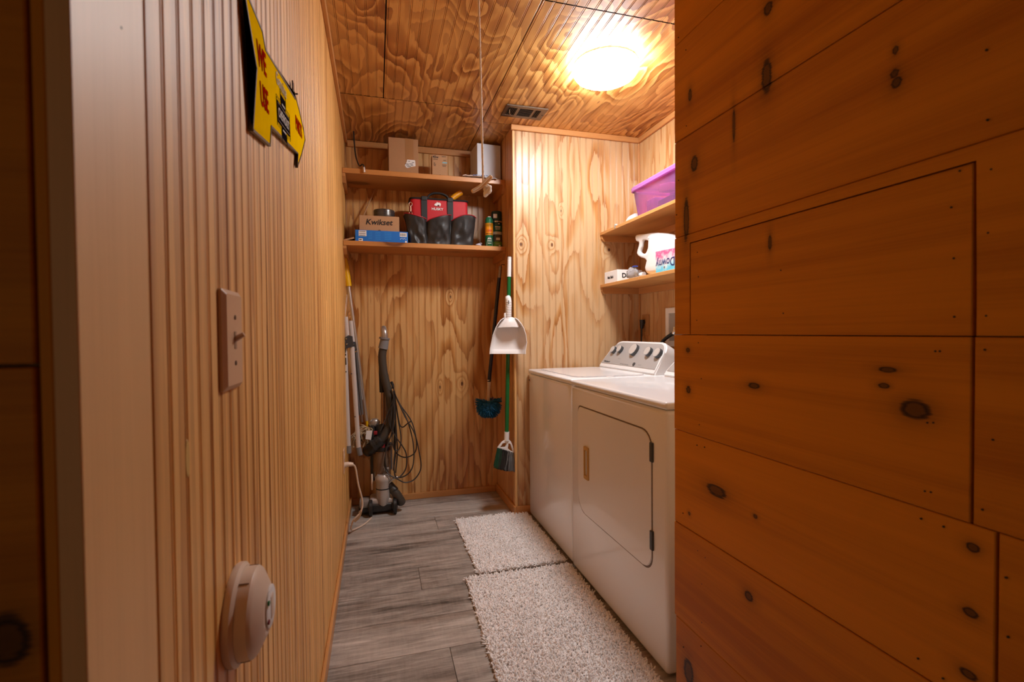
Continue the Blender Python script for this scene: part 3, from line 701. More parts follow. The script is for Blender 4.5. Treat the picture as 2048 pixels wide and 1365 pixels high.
obj('side_flap', bxo(-.1225, -.1212, -.068, .07, 1.792, 1.890, 0, 1, Mk), mat('flap_brown', (.12, .05, .02, 1), .8), t)
t = thing('tape_roll', 'dark grey roll of tape lying on the brown cardboard box', 'tape', (.057, 3.235, 1.8895))
TP = mat('tape_dark', (.09, .085, .08, 1), .25, .6)
obj('roll', lt([(.040, 1.890), (.0655, 1.890), (.0665, 1.893), (.0665, 1.905), (.066, 1.9055), (.0665, 1.906), (.0665, 1.925), (.066, 1.9255), (.0665, 1.926), (.0665, 1.937), (.0655, 1.940), (.040, 1.940), (.040, 1.890)], (.057, 3.235, 0), seg=40), TP, t, True)
obj('core', lt([(.036, 1.8905), (.0398, 1.8905), (.0398, 1.9405), (.036, 1.9405), (.036, 1.8905)], (.057, 3.235, 0), seg=32), CARD, t, True)
t = thing('wooden_rod', 'thin wooden rod leaning in the corner behind the brown box', 'rod', (-.085, 3.36, ZL1))
obj('rod_shaft', tb([(-.16, 3.33, ZL1+.001), aty(752, 374, 3.39)], .0045, 8), mat('rod_wood', (.42, .22, .09, 1), .6, noise=.1), t, True)
obj('rod_tip', tb([aty(751.2, 375.6, 3.389), aty(752.3, 373.4, 3.3905)], .0050, 8), mat('rod_tip_wood', (.50, .30, .14, 1), .6), t, True)
t = thing('black_folder', 'flat black folder with a tan edge lying left of the blue box', 'folder', (-.15, 3.2, ZL1))
Mf = plane_m((-.150, 3.22, ZL1+.004), (1, 0, .30), (0, 1, 0))
obj('cover', bxo(-.032, .028, -.10, .10, .006, .012, .001, 1, Mf), BLACK, t)
obj('edge', bxo(-.033, .029, -.103, -.1005, .004, .0135, 0, 1, Mf), CARD2, t)
# ---- tool bag
RED = mat('red_canvas', (.48, .004, .012, 1), .6, bump=.25, bscale=900)
BLK = mat('black_canvas', (.016, .015, .015, 1), .45, bump=.3, bscale=90)
WEB = mat('black_webbing', (.010, .010, .011, 1), .6)
t = thing('tool_bag', 'red and black canvas tool bag with white emblem on the lower shelf', 'bag', (.41, 3.24, ZL1))
bx0, bx1, by0, by1 = .218, .590, 3.155, 3.33
b = B()
def bagring(z, k, s): return [b.verts.new(((bx0+bx1)/2+(a-(bx0+bx1)/2)*k, (by0+by1)/2+(c-(by0+by1)/2)*s, z)) for a, c in rounded(bx0, bx1, by0, by1, .028, 4)]
rs = [bagring(z, k, s) for z, k, s in ((ZL1+.001, 1.06, 1.0), (1.80, 1.03, 1.0), (1.90, 1.0, 1.0), (1.97, .995, .97), (2.018, 1.0, .95))]
for r0, r1 in zip(rs, rs[1:]):
    for k in range(len(r0)): b.faces.new((r0[k], r0[(k+1) % len(r0)], r1[(k+1) % len(r1)], r1[k]))
b.faces.new(rs[0][::-1])
obj('bag_body', b, RED, t, True)
b = B(); rs = [bagring(z, k, q) for z, k, q in ((ZL1+.0005, 1.07, 1.03), (1.80, 1.045, 1.03), (1.872, 1.025, 1.02))]
for r0, r1 in zip(rs, rs[1:]):
    for k in range(len(r0)): b.faces.new((r0[k], r0[(k+1) % len(r0)], r1[(k+1) % len(r1)], r1[k]))
b.faces.new(rs[0][::-1]); obj('bag_base', b, BLK, t, True)
b = B(); rim = [((bx0+bx1)/2+(a-(bx0+bx1)/2)*1.006, (by0+by1)/2+(c-(by0+by1)/2)*.96, 2.016) for a, c in rounded(bx0, bx1, by0, by1, .028, 4)]
tube(b, rim+[rim[0]], .006, 6, caps=False); obj('rim_binding', b, WEB, t, True)
b = B(); f = [b.verts.new((p[0], p[1], 2.006)) for p in rim]; b.faces.new(f); obj('bag_opening', b, WEB, t)
def pocket(x0, x1, xb0, xb1, ztop, bulge, yb, piping, seed, flare=.02, side=None):
    b = B(); nu, nv = 10, 9; g = []; rnd = random.Random(seed)
    ph = rnd.uniform(0, 6)
    edge = []
    for j in range(nv):
        v = j/(nv-1)
        for i in range(nu):
            u = i/(nu-1)
            x = (x0*v+xb0*(1-v))*(1-u)+(x1*v+xb1*(1-v))*u
            z = ZL1+.004+(ztop(u)-ZL1-.004)*v
            w = math.sin(PI*u)**.35
            y = yb-(.010+bulge*w*(.55+.45*v))-flare*v*w
            y += (rnd.uniform(-.010, .010)*math.sin(PI*min(1, max(0, u)))+.008*abs(math.sin(5*u+4*v+ph)))*(1-v**3) if 0 < j < nv-1 else 0; x += rnd.uniform(-.004, .004) if 0 < i < nu-1 and 0 < j < nv-1 else 0
            p = Vector((x, y, z)) if side is None else side(u, v, z)
            g.append(b.verts.new(p))
            if j == nv-1: edge.append(p)
    for j in range(nv-1):
        for i in range(nu-1): b.faces.new((g[j*nu+i], g[j*nu+i+1], g[(j+1)*nu+i+1], g[(j+1)*nu+i]))
    b.normal_update(); bmesh.ops.solidify(b, geom=list(b.faces), thickness=.004)
    o = obj('pocket', b, BLK, t, True, label='black pocket with red piping')
    sm = o.modifiers.new('smooth', 'SUBSURF'); sm.levels = sm.render_levels = 2
    obj('piping', tb(edge, .0028, 6), mat('red_piping', (.38, .01, .02, 1), .4), o, True)
pocket(.176, .316, .212, .320, lambda u: 1.912-.030*u**1.6-.006*math.sin(PI*u), .012, by0, None, 3)
pocket(.317, .477, .320, .466, lambda u: 1.866+.050*u**.8+.004*math.sin(PI*u), .014, by0, None, 5)
pocket(.477, .640, .466, .618, lambda u: 1.880+.038*math.sin(PI*u*.75), .014, by0, None, 8)
# side pockets at both ends
for sx, xx in ((-1, bx0), (1, bx1)):
    pocket(0, 0, 0, 0, lambda u: 1.918, 0, 0, None, 11+sx, side=lambda u, v, z, sx=sx, xx=xx: Vector((xx+sx*(.005+.036*v*v*math.sin(PI*(.15+.7*u))+.006*math.sin(6*v)), by0+.01+(by1-by0-.02)*u, z)))
for xa in (.285, .452):
    b = B(); z0, z1 = ZL1+.02, 2.024
    box(b, xa, xa+.038, by0-.0045, by0-.0005, 1.86, 2.012, .001, 1); o = obj('strap', b, WEB, t)
    b = bxo(xa+.001, xa+.037, by0-.008, by0+.010, 2.002, 2.030, .004, 2); obj('strap_loop', b, WEB, t)
b = B(); pts = [(.322, by0+.006, 2.018), (.334, by0+.006, 2.036), (.356, by0+.004, 2.050), (.385, by0+.003, 2.055), (.418, by0+.004, 2.053), (.446, by0+.006, 2.042), (.464, by0+.006, 2.020)]
tube(b, pts, .0072, 10, 5, flat=1.5, flatdir=Vector((0, 1, 0))); obj('carry_handle', b, WEB, t, True)
b = B(); tube(b, [(p[0], by1-.01, p[2]-.006) for p in pts], .009, 8, 4); obj('carry_handle', b, WEB, t, True)
# snap hook
b = B(); hx, hy = .218, by0-.012
tube(b, [(hx+.010*math.cos(a), hy, 1.972+.012*math.sin(a)) for a in [PI*2*k/12 for k in range(13)]], .0022, 6, caps=False)
tube(b, [(hx, hy, 1.960), (hx+.001, hy, 1.940), (hx, hy, 1.925)], .0035, 6)
tube(b, [(hx+.009*math.cos(a), hy, 1.914+.010*math.sin(a)) for a in [PI*2*k/12 for k in range(13)]], .0022, 6, caps=False)
obj('snap_hook', b, CHROME, t, True)
LOGO = mat('white_print', (.75, .72, .72, 1), .5)
obj('lettering', text('HUSKY', .0225, FY(.388, by0-.0012, 1.952), .0004, .0005, wscale=1.05), LOGO, t)
dog = [(-.022, .004), (-.016, .013), (-.006, .018), (-.004, .026), (.001, .019), (.010, .021), (.020, .016), (.021, .006), (.014, -.006), (.012, .002), (.006, .007), (-.001, .004), (-.004, .000), (.004, -.004), (-.010, -.001), (-.018, .001)]
b = B(); prism(b, dog, lambda a, c, d: (.390+a, d, 1.974+c), by0-.0016, by0-.0008); bmesh.ops.triangulate(b, faces=[f for f in b.faces if len(f.verts) > 4]); obj('emblem', b, LOGO, t)
obj('side_patch', bxo(bx1-.003, bx1+.002, by0+.03, by1-.04, 1.94, 1.995, .001, 1), BLACK, t)
t = thing('hand_tool', 'tool with a yellow orange handle sticking out of the tool bag', 'tool', (.49, 3.26, 2.0))
obj('tool_handle', tb([aty(904, 398, 3.25), aty(911, 392.5, 3.25), aty(921, 386, 3.25), aty(923, 384.7, 3.25)], lambda s: .019 if s < .8 else .016, 12, 3), mat('yellow_handle', (.75, .30, .008, 1), .35), t, True)
obj('tool_shaft', tb([(.42, 3.25, 1.90), aty(905, 397, 3.25)], .008, 8), SILVER, t, True)
# ---- spray cans
def can(name, label, x, y, r, h, body, parts, cap, group='aerosol cans on the lower shelf'):
    t = thing(name, label, 'spray can', (x, y, ZL1), group)
    obj('can_body', lt([(r*.93, ZL1), (r, ZL1+.004), (r, ZL1+h*.86), (r*.9, ZL1+h*.785), (r*.72, ZL1+h*.90)], (x, y, 0), seg=28), body, t, True)
    for (z0, z1, m, nm) in parts:
        obj(nm, lt([(r+.0004, ZL1+z0), (r+.0006, ZL1+z0), (r+.0006, ZL1+z1), (r+.0004, ZL1+z1)], (x, y, 0), seg=28), m, t, True)
    return t
GREEN = mat('can_green', (.008, .15, .065, 1), .35); ORANGE = mat('can_orange', (.85, .33, .01, 1), .4); YELLOW = mat('can_yellow', (.85, .55, .03, 1), .4)
cx, cy_, cr = .7365, 3.19, .0268
t = can('spray_can', 'green and orange insect repellent can, left of the two spray cans', cx, cy_, cr, .222, GREEN, [(.085, .165, ORANGE, 'label_band'), (.140, .163, YELLOW, 'label_band'), (.060, .085, GREEN, 'label_band')], None)
obj('cap', lt([(cr*.98, ZL1+.168), (cr*.98, ZL1+.185), (cr*.75, ZL1+.203), (cr*.62, ZL1+.206), (0, ZL1+.206)], (cx, cy_, 0), seg=24), GREEN, t, True)
obj('spray_nozzle', bxo(cx-.010, cx+.012, cy_-.012, cy_+.008, ZL1+.198, ZL1+.212, .004, 2), WPLA, t, True)
CY = lambda z, a=-.12: Matrix.Translation((cx, cy_, z)) @ Matrix.Rotation(a, 4, 'Z') @ plane_m((0, -cr-.0012, 0), (1, 0, 0), (0, 0, 1))
obj('lettering', text('OFF!', .020, CY(ZL1+.112), .0004, .0008, bend=cr), mat('red_ink', (.65, .06, .02, 1), .4), t)
obj('lettering', text('DEEP WOODS', .008, CY(ZL1+.093), .0003, .0003, bend=cr), INK, t)
b = B()
for (z, w, hh) in ((.064, .020, .0045), (.058, .026, .004), (.045, .024, .005), (.030, .022, .004)): box(b, -w/2, w/2, -hh/2, hh/2, -.0036, .0004, 0, 1, CY(ZL1+z))
obj('label_print', b, PAPER, t, kind='stuff')
b = B(); tube(b, [CY(ZL1+.010) @ Vector((cr*math.sin(.8*math.cos(a)), .055*math.sin(a), cr*(math.cos(.8*math.cos(a))-1))) for a in [PI*k/14 for k in range(15)]], .0008, 4); obj('arch_line', b, PAPER, t)
cx, cy_, cr = .7985, 3.23, .0385
_Z0 = ZL1; _h = 1.07
DKG = mat('can_dark_green', (.010, .045, .035, 1), .35)
t = can('spray_can', 'taller dark green spray can with black cap, at the right end of the lower shelf', cx, cy_, cr, .244, DKG,
        [(0.0054, 0.0481, mat('leaf_green', (.16, .36, .05, 1), .5, noise=.5, nscale=90), 'label_band'), (0.0481, 0.0910, mat('leaf_dark', (.085, .085, .06, 1), .5, noise=.7, nscale=120), 'label_band'), (0.0963, 0.1156, mat('sky_label', (.55, .62, .62, 1), .5), 'label_band'), (0.1198, 0.1605, mat('deep_green', (.014, .13, .075, 1), .4), 'label_band'), (0.1798, 0.1883, mat('can_metal', (.7, .68, .62, 1), .25, .9), 'rim')], None)
obj('cap', lt([(cr*.96, ZL1+.190), (cr*.98, ZL1+.248), (cr*.90, ZL1+.256), (0, ZL1+.257)], (cx, cy_, 0), seg=28), mat('cap_dark', (.010, .040, .038, 1), .3), t, True)
obj('cap_sticker', bxo(cx-.030, cx-.004, cy_-cr*.985, cy_-cr*.7, ZL1+.206, ZL1+.234, .001, 1), PAPER, t)
CY2 = lambda z, a=-.15: Matrix.Translation((cx, cy_, z)) @ Matrix.Rotation(a, 4, 'Z') @ plane_m((0, -cr-.0014, 0), (1, 0, 0), (0, 0, 1))
b = B()
for (z, w, hh, dx_) in ((.138, .036, .005, .004), (.130, .034, .002, .004), (.123, .030, .0025, .004), (.062, .026, .016, .006), (.030, .03, .002, 0), (.018, .012, .012, .016), (.157, .010, .004, .012)): 
    box(b, dx_-w/2, dx_+w/2, -hh/2, hh/2, -.0046, .0006, 0, 1, CY2(ZL1+z*1.07))
obj('label_print', b, PAPER, t, kind='stuff')
t = thing('plastic_scrap', 'small crumpled clear plastic scrap at the right foot of the tool bag', 'scrap', (.655, 3.16, ZL1))
b = B(); bmesh.ops.create_icosphere(b, subdivisions=2, radius=.016)
for v in b.verts: v.co = Vector((.655+v.co.x*1.3, 3.15+v.co.y, ZL1+.012+v.co.z*.7+.003*math.sin(v.co.x*700+v.co.y*500)))
obj('wrap', b, mat('crinkled_plastic', (.45, .46, .55, 1), .15), t)
obj('twist', tb([(.655, 3.147, ZL1+.018), (.668, 3.140, ZL1+.024), (.676, 3.138, ZL1+.020)], .0025, 6, 3), mat('crinkled_plastic_end', (.5, .5, .58, 1), .15), t)

# ================================================================== PULL CORD, VENT, SIGN, SWITCH, ALARM
t = thing('pull_cord', 'white braided pull cord hanging from the ceiling with a wooden toggle and knot', 'cord', (.386, 1.80, ZC))
ROPE = mat('cotton_rope', (.90, .84, .78, 1), .85, bump=.8, bscale=700)
top = Vector((.384, 1.80, ZC)); bot = aty(966.5, 372, 1.80)
b = B(); P = [top.lerp(bot, k/60) for k in range(61)]
tube(b, P, lambda s: .0040+.0005*math.sin(s*600), 8); obj('rope', b, ROPE, t, True)
# spiral strand to show the braid
b = B(); tube(b, [p+Vector((.0036*math.cos(k*1.9), .0036*math.sin(k*1.9), 0)) for k, p in enumerate([top.lerp(bot, q/110) for q in range(111)])], .0016, 5); obj('strand', b, ROPE, t, True)
TOG = mat('toggle_wood', (.74, .50, .29, 1), .6, noise=.12, nscale=60)
obj('toggle', tb([aty(943.5, 384, 1.80), aty(955, 378, 1.798), aty(968, 369, 1.796), aty(977, 360, 1.798), aty(983, 353, 1.80)], lambda s: .0075 if .04 < s < .96 else .0055, 10, 4), TOG, t, True)
obj('loop', tb([aty(945, 381, 1.790), aty(957, 374, 1.786), aty(966, 366, 1.785), aty(974, 358, 1.790), aty(981, 352, 1.795)], .0045, 8, 4), ROPE, t, True)
b = B(); c = aty(975, 379, 1.795)
for q in range(3):
    tube(b, [c+Vector((.011*math.cos(a+q), .008*math.sin(a+q), .016*math.sin(a*1.0+q*2.1)-.004*q)) for a in [2*PI*k/16 for k in range(17)]], .0055, 7, caps=False)
tube(b, [aty(967, 371, 1.797), aty(972, 374, 1.795), c], .005, 7, 3); tube(b, [c, aty(973, 385, 1.795), aty(970, 388, 1.795)], .0055, 7, 3)
obj('knot', b, ROPE, t, True)
# ---- ceiling vent
VM = mat('vent_bronze', (.15, .105, .075, 1), .35, .7); VD = mat('vent_inside', (.006, .006, .007, 1), .7)
vx0, vx1, vy0, vy1 = .722, .970, 2.650, 2.796; zv = ZC-.001
t = thing('ceiling_vent', 'dark bronze louvred air vent in the plywood ceiling', 'vent', ((vx0+vx1)/2, (vy0+vy1)/2, ZC))
b = B()
secs = [(vx0+.020, vx0+.070), (vx0+.088, vx0+.166), (vx0+.180, vx0+.212)]
box(b, vx0, vx1, vy0, vy0+.026, zv-.008, zv, .002, 1); box(b, vx0, vx1, vy1-.026, vy1, zv-.008, zv, .002, 1)
xs = [vx0, secs[0][0], secs[0][1], secs[1][0], secs[1][1], secs[2][0], secs[2][1], vx1]
for a, c in zip(xs[::2], xs[1::2]): box(b, a, c, vy0+.024, vy1-.024, zv-.0075, zv, .001, 1)
obj('frame', b, VM, t)
obj('duct', bxo(vx0+.015, vx1-.03, vy0+.02, vy1-.02, zv-.002, zv-.0005), VD, t)
for k in range(7):
    yy = vy0+.031+k*.0138; obj('slat', bxo(-.039, .039, -.004, .004, -.0005, .0005, 0, 1, Matrix.Translation((vx0+.127, yy, zv-.005)) @ Matrix.Rotation(.6, 4, 'X')), VM, t)
for (a, c, n) in ((secs[0][0], secs[0][1], 5), (secs[2][0], secs[2][1], 3)):
    for k in range(n):
        xx = a+(c-a)*(k+.5)/n; obj('slat', bxo(-.003, .003, vy0+.028, vy1-.028, -.0005, .0005, 0, 1, Matrix.Translation((xx, 0, zv-.005)) @ Matrix.Rotation(-.7, 4, 'Y')), VM, t)
obj('screw', lt([(.004, -.0088), (.003, -.0098), (0, -.010)], (vx1-.014, (vy0+vy1)/2, zv), seg=12), VD, t)
obj('damper_lever', tb([(vx0+.030, vy0+.05, zv-.006), (vx0+.036, vy0+.075, zv-.016), (vx0+.048, vy0+.10, zv-.013)], .002, 6, 3), CHROME, t)
# ---- arrow shaped sign on the left wall
XSG = -.1805
def sp(u, v): p = atx(u, v, XSG); return p.y, p.z
yl = [sp(*q) for q in ((486, -30), (513, 137), (505.5, 260), (540, 291), (542, 253), (596, 308), (594.5, 334), (603, 308), (609.8, 280), (606.5, 258), (598.5, 223), (589, 186), (590, 198), (530.5, 99), (524, 62))]
t = thing('arrow_sign', 'yellow arrow shaped metal sign with red letters and dark emblem on the left wall', 'sign', (-.17, .95, 1.55))
SY = mat('sign_yellow', (.92, .58, .002, 1), .6, noise=.06, nscale=30, spec=0); SR = mat('sign_red', (.40, .014, .003, 1), .6, spec=0); SD = mat('sign_rim', (.09, .065, .055, 1), .35, .6)
cY = sum(p[0] for p in yl)/len(yl); cZ = sum(p[1] for p in yl)/len(yl)
def signM(y, z, ang=9.5): 
    a = math.radians(ang); return plane_m((XSG+.0008, y, z), (0, math.cos(a), math.sin(a)), (0, -math.sin(a), math.cos(a)))
MS = plane_m((0, 0, 0), (0, 1, 0), (0, 0, 1))
b = B(); prism(b, yl, lambda a, c, d: (XSG+d, a, c), -.002, 0); bmesh.ops.triangulate(b, faces=[f for f in b.faces if len(f.verts) > 4]); obj('plate', b, SY, t)
b = B(); n = len(yl)
for k in range(n):
    p, q = Vector((0, *yl[k])), Vector((0, *yl[(k+1) % n])); dd = (q-p).normalized(); nn = Vector((0, -dd.z, dd.y))*.0022
    vs = [b.verts.new(Vector((x, 0, 0))+w) for x in (XSG-.0050, XSG+.0010) for w in (p-nn-dd*.001, q-nn+dd*.001, q+nn+dd*.001, p+nn-dd*.001)]
    for f in ((0, 1, 2, 3), (7, 6, 5, 4), (0, 4, 5, 1), (1, 5, 6, 2), (2, 6, 7, 3), (3, 7, 4, 0)): b.faces.new([vs[i] for i in f])
obj('rim', b, SD, t)
def sp(u, v): p = atx(u, v, XSG); return p.y, p.z
obj('lettering', text('WE', .052, signM(*sp(523, 121)), .0002, .0012, wscale=.85), SR, t, label='dark red word WE')
obj('lettering', text('USE', .052, signM(*sp(528.5, 199)), .0002, .0012, wscale=.75), SR, t, label='dark red word USE')
obj('lettering', text('PARTS', .046, signM(*sp(597.2, 256.5), 8), .0002, .001, wscale=.80), SR, t, label='dark red word PARTS')
obj('lettering', text('Genuine', .034, signM(*sp(562, 172)), .0003, .0002, wscale=1.0), mat('faded_grey', (.48, .36, .12, 1), .5), t, label='faded grey script word')
def bow(w, h, w2, h2, s=.006): return [(-w2-s, -h2), (-w2, -h), (w2-s*0, -h), (w2, -h2), (w, -h2), (w+s*0, h2), (w2, h2), (w2, h), (-w2, h), (-w2, h2), (-w, h2), (-w, -h2)]
def cross(w, h, w2, h2): return [(-w2, -h), (w2, -h), (w2, -h2), (w, -h2), (w, h2), (w2, h2), (w2, h), (-w2, h), (-w2, h2), (-w, h2), (-w, -h2), (-w2, -h2)]
ML = signM(*sp(566.5, 239), 9)
for (k, (w, h, w2, h2)) in enumerate([(.076, .050, .032, .028), (.0725, .0465, .0285, .0245)]):
    b = B(); cp = cross(w, h, w2, h2); tube(b, [ML @ Vector((a, c, .0003)) for a, c in cp+[cp[0]]], .00035, 4); obj('emblem_outline', b, INK, t)
b = B(); prism(b, cross(.068, .042, .024, .020), lambda a, c, d: ML @ Vector((a, c, d)), 0, .0006); o = obj('emblem', b, mat('emblem_navy', (.010, .007, .010, 1), .7, spec=0), t, label='dark cross shaped emblem')
ow = mat('emblem_white', (.62, .55, .50, 1), .5)
obj('lettering', text('CHEVROLET', .0245, ML @ Matrix.Translation((0, -.001, .0009)), .0003, .0004, wscale=.92), ow, o)
b = B(); box(b, -.018, .018, .0235, .0265, .0005, .001, 0, 1, ML); box(b, -.018, .018, -.0265, -.0235, .0005, .001, 0, 1, ML)
pl = cross(.065, .039, .0215, .0175); obj('emblem_bar', b, ow, o, kind='stuff')
obj('border_line', tb([ML @ Vector((a, c, .0009)) for a, c in [(-.065, -.0165), (.065, -.0165), (.065, .0165), (-.065, .0165), (-.065, -.0165)]], .0005, 4), ow, o)
hy_, hz_ = sp(587, 178)
obj('hanging_nail', tb([(XL, hy_+.03, hz_+.002), (XL+.013, hy_+.03, hz_+.003)], .0018, 6), SD, t)
obj('hanging_tab', bxo(XSG-.0035, XSG-.001, hy_, hy_+.018, hz_-.014, hz_+.020), SD, t)
# ---- light switch
t = thing('light_switch', 'tan toggle light switch on the left wall above the round alarm', 'switch', (XL, .72, 1.15))
sy0, sy1, sz0, sz1 = .672, .752, 1.086, 1.215
b = B(); o_, i_ = rounded(sy0, sy1, sz0, sz1, .003, 3), rounded(sy0+.006, sy1-.006, sz0+.006, sz1-.006, .003, 3)
n = len(o_); A = [[b.verts.new((x, p[0], p[1])) for p in pl] for x, pl in ((XL+.0003, o_), (XL+.004, o_), (XL+.0085, i_))]
for r0, r1 in zip(A, A[1:]):
    for k in range(n): b.faces.new((r0[k], r0[(k+1) % n], r1[(k+1) % n], r1[k]))
b.faces.new(A[-1]); obj('plate', b, BEIGE, t)
yc_, zc_ = (sy0+sy1)/2+.001, 1.150
obj('toggle_slot', bxo(XL+.0084, XL+.0092, yc_-.0048, yc_+.0048, zc_-.0115, zc_+.0115, .0004, 1), mat('beige_slot', (.36, .22, .13, 1), .5), t)
obj('toggle', tb([(XL+.006, yc_, zc_), (XL+.019, yc_, zc_+.008)], lambda s: .0040-.0008*s, 8), BEIGE, t, True)
for dz in (.030, -.030): obj('screw', lt([(.0032, .0083), (.0030, .0095), (0, .0100)], (XL, yc_, zc_+dz), 'x', 12), mat('screw_brown', (.10, .05, .03, 1), .4), t)
# ---- round alarm
ay, az = .716, .785
t = thing('wall_alarm', 'round ivory wall alarm with green and red lights low on the left wall', 'alarm', (XL, ay, az))
_K = .80
_lt0 = lt
def lt(prof, org=(0, 0, 0), axis='z', seg=24, M=None): return _lt0([(r*_K, h*.88) for r, h in prof], org, axis, seg, M)
obj('base_ring', lt([(.078, .0003), (.080, .004), (.0795, .010), (.074, .014)], (XL, ay, az), 'x', 40), IVORY, t, True)
obj('housing', lt([(.0715, .012), (.0712, .030), (.068, .0335), (.064, .036), (.040, .047), (.036, .048), (0, .0485)], (XL, ay, az), 'x', 40), IVORY, t, True)
for a0 in (62, -62, 118, 242):
    a = math.radians(a0); c, s = math.cos(a), math.sin(a)
    obj('seam', tb([(XL+.013, ay+.0716*_K*c, az+.0716*_K*s), (XL+.0236, ay+.0714*_K*c, az+.0714*_K*s), (XL+.0288, ay+.064*_K*c, az+.064*_K*s), (XL+.0376, ay+.040*_K*c, az+.040*_K*s)], .0011, 5), mat('seam_brown', (.25, .17, .12, 1), .6), t)
b = lt([(.034, .0478), (.0345, .0500), (.032, .0512), (.0, .0515)], (XL, ay+.003, az+.002), 'x', 32); o = obj('face_disc', b, WPLA, t, True)
obj('test_button', bxo(XL+.0385, XL+.0465, ay-.005, ay+.012, az-.014, az+.019, .003, 2), IVORY, o, True)
obj('green_light', lt([(.0042, .0505), (.004, .053), (0, .0538)], (XL, ay-.017, az+.016), 'x', 12), mat('led_green', (.01, .20, .06, 1), .2), o, True)
obj('red_light', lt([(.0042, .0505), (.004, .053), (0, .0538)], (XL, ay-.019, az-.008), 'x', 12), mat('led_red', (.30, .006, .01, 1), .2), o, True)
obj('slot', bxo(XL+.0396, XL+.0412, ay+.006, ay+.010, az-.031, az-.022), INK, o)
for q in range(8):
    a = math.radians(200+q*8); c, s = math.cos(a), math.sin(a)
    obj('sound_slot', tb([(XL+.0302, ay+.0600*_K*c, az+.0600*_K*s), (XL+.0334, ay+.0510*_K*c, az+.0510*_K*s)], .0008, 4), mat('slot_brown', (.25, .17, .12, 1), .6) if q == 0 else bpy.data.materials['slot_brown'], t)

lt = _lt0
# ================================================================== NICHE FLOOR THINGS
# ---- folded white metal stool frame
t = thing('folding_stool', 'folded white metal stool frame hanging in the left corner of the niche', 'stool', (-.17, 3.2, .41))
WM = mat('white_metal', (.66, .62, .60, 1), .3, .2)
def rail(p, q, y, w=.0165, yq=None, m=WM, n='rail'):
    return obj(n, tb([aty(*p, y), aty(*q, yq or y)], w*.62, 10, flat=1.35, flatdir=Vector((1, 0, 0))), m, t, True)
rail((691, 634), (696, 692), 3.16); rail((701, 642), (707, 700), 3.20)
rail((689.5, 694), (697, 893), 3.15); rail((704, 694), (717, 896), 3.15)
rail((711, 706), (722, 800), 3.21, .013); rail((711, 760), (724, 845), 3.235, .011, m=mat('brown_metal', (.22, .15, .11, 1), .35, .6))
for (u, v, u2, v2) in ((697, 892, 697.6, 907), (717, 895, 720.5, 911)):
    obj('foot', tb([aty(u, v, 3.15), aty(u2, v2, 3.15)], .0115, 10, flat=1.35, flatdir=Vector((1, 0, 0))), GREY, t, True, label='grey rubber foot')
for (pts, y) in (([(688, 677), (697, 671), (705, 673), (707, 692), (694, 698), (684, 694), (684, 684)], 3.133), ([(703, 684), (711, 684), (714, 700), (707, 706), (703, 704)], 3.175)):
    pp = [aty(u, v, y) for u, v in pts]; b = B(); prism(b, [(p.x, p.z) for p in pp], lambda a, c, d: (a, y+d, c), -.004, .004); o = obj('bracket', b, DGREY, t, label='dark hinge bracket')
    for (u, v) in ([(692.7, 678), (689, 684), (694, 689)] if y < 3.15 else [(707, 689), (708, 698)]):
        p = aty(u, v, y-.0045); obj('rivet', lt([(.0065, 0), (.005, -.003), (0, -.004)], (p.x, p.y, p.z), 'y', 10), CHROME, o, True)
b = B()
for k in range(2):
    tube(b, [aty(706+6*k, 705, 3.20), aty(712+6*k, 770, 3.20), aty(720+4*k, 830, 3.20)], .012, 6)
obj('mesh_seat', b, mat('grey_mesh', (.10, .09, .085, 1), .7, bump=.5, bscale=500), t, True)
b = B()
for (v0, v1) in ((697, 706), (708, 712), (716, 730)): tube(b, [aty(690.5+(v0-697)*.037, v0, 3.1365), aty(690.5+(v1-697)*.037, v1, 3.1365)], .0035, 4)
obj('print', b, INK, t, kind='stuff')
for (u, v) in ((692, 744), (703, 748), (710, 834)): p = aty(u, v, 3.138); obj('rivet', lt([(.004, 0), (.003, -.002), (0, -.003)], (p.x, p.y, p.z), 'y', 8), DGREY, t)
obj('hang_loop', tb([aty(690, 634, 3.16), aty(693, 610, 3.17), aty(693.5, 590, 3.19), aty(691, 612, 3.2), aty(690, 634, 3.17)], .0018, 5, 4), IVORY, t)
# ---- mop
t = thing('string_mop', 'string mop with a yellow handle and silver pole leaning in the niche corner', 'mop', (-.07, 3.3, .45))
a_, b_ = aty(691, 522, 3.30), aty(733, 842, 3.28)
obj('pole', tb([aty(697, 572, 3.30), b_], .0115, 12), ALU, t, True)
obj('grip', tb([aty(688.5, 513, 3.30), aty(690, 525, 3.30), aty(693, 545, 3.30), aty(697, 573, 3.30)], lambda s: .011+.009*min(1, s*2.2), 12, 4), mat('mop_yellow', (.78, .44, .004, 1), .35), t, True)
obj('ferrule', tb([aty(733, 840, 3.28), aty(735, 858, 3.278)], .009, 10), bpy.data.materials['mop_yellow'], t, True)
b = B(); c0 = aty(735, 856, 3.27)
for k in range(70):
    e = aty(random.uniform(704, 741), random.uniform(862, 893), 3.27)+Vector((0, random.uniform(-.07, .03), 0)); mid = c0.lerp(e, .5)+Vector((random.uniform(-.03, .03), random.uniform(-.04, .02), random.uniform(.0, .035)))
    tube(b, [c0, mid, e, e+Vector((random.uniform(-.015, .015), 0, -.012))], .0042, 5, 3)
obj('mop_strings', b, mat('mop_cotton', (.44, .32, .19, 1), .9, noise=.3, nscale=40), t, True, kind='stuff')
b = B(); prism(b, [(p.x, p.z) for p in [aty(*q, 3.20) for q in ((733, 862), (745, 861), (742, 880), (731, 878))]], lambda a, c, d: (a, 3.19+d, c), 0, .003); obj('cloth_tag', b, WPLA, t)
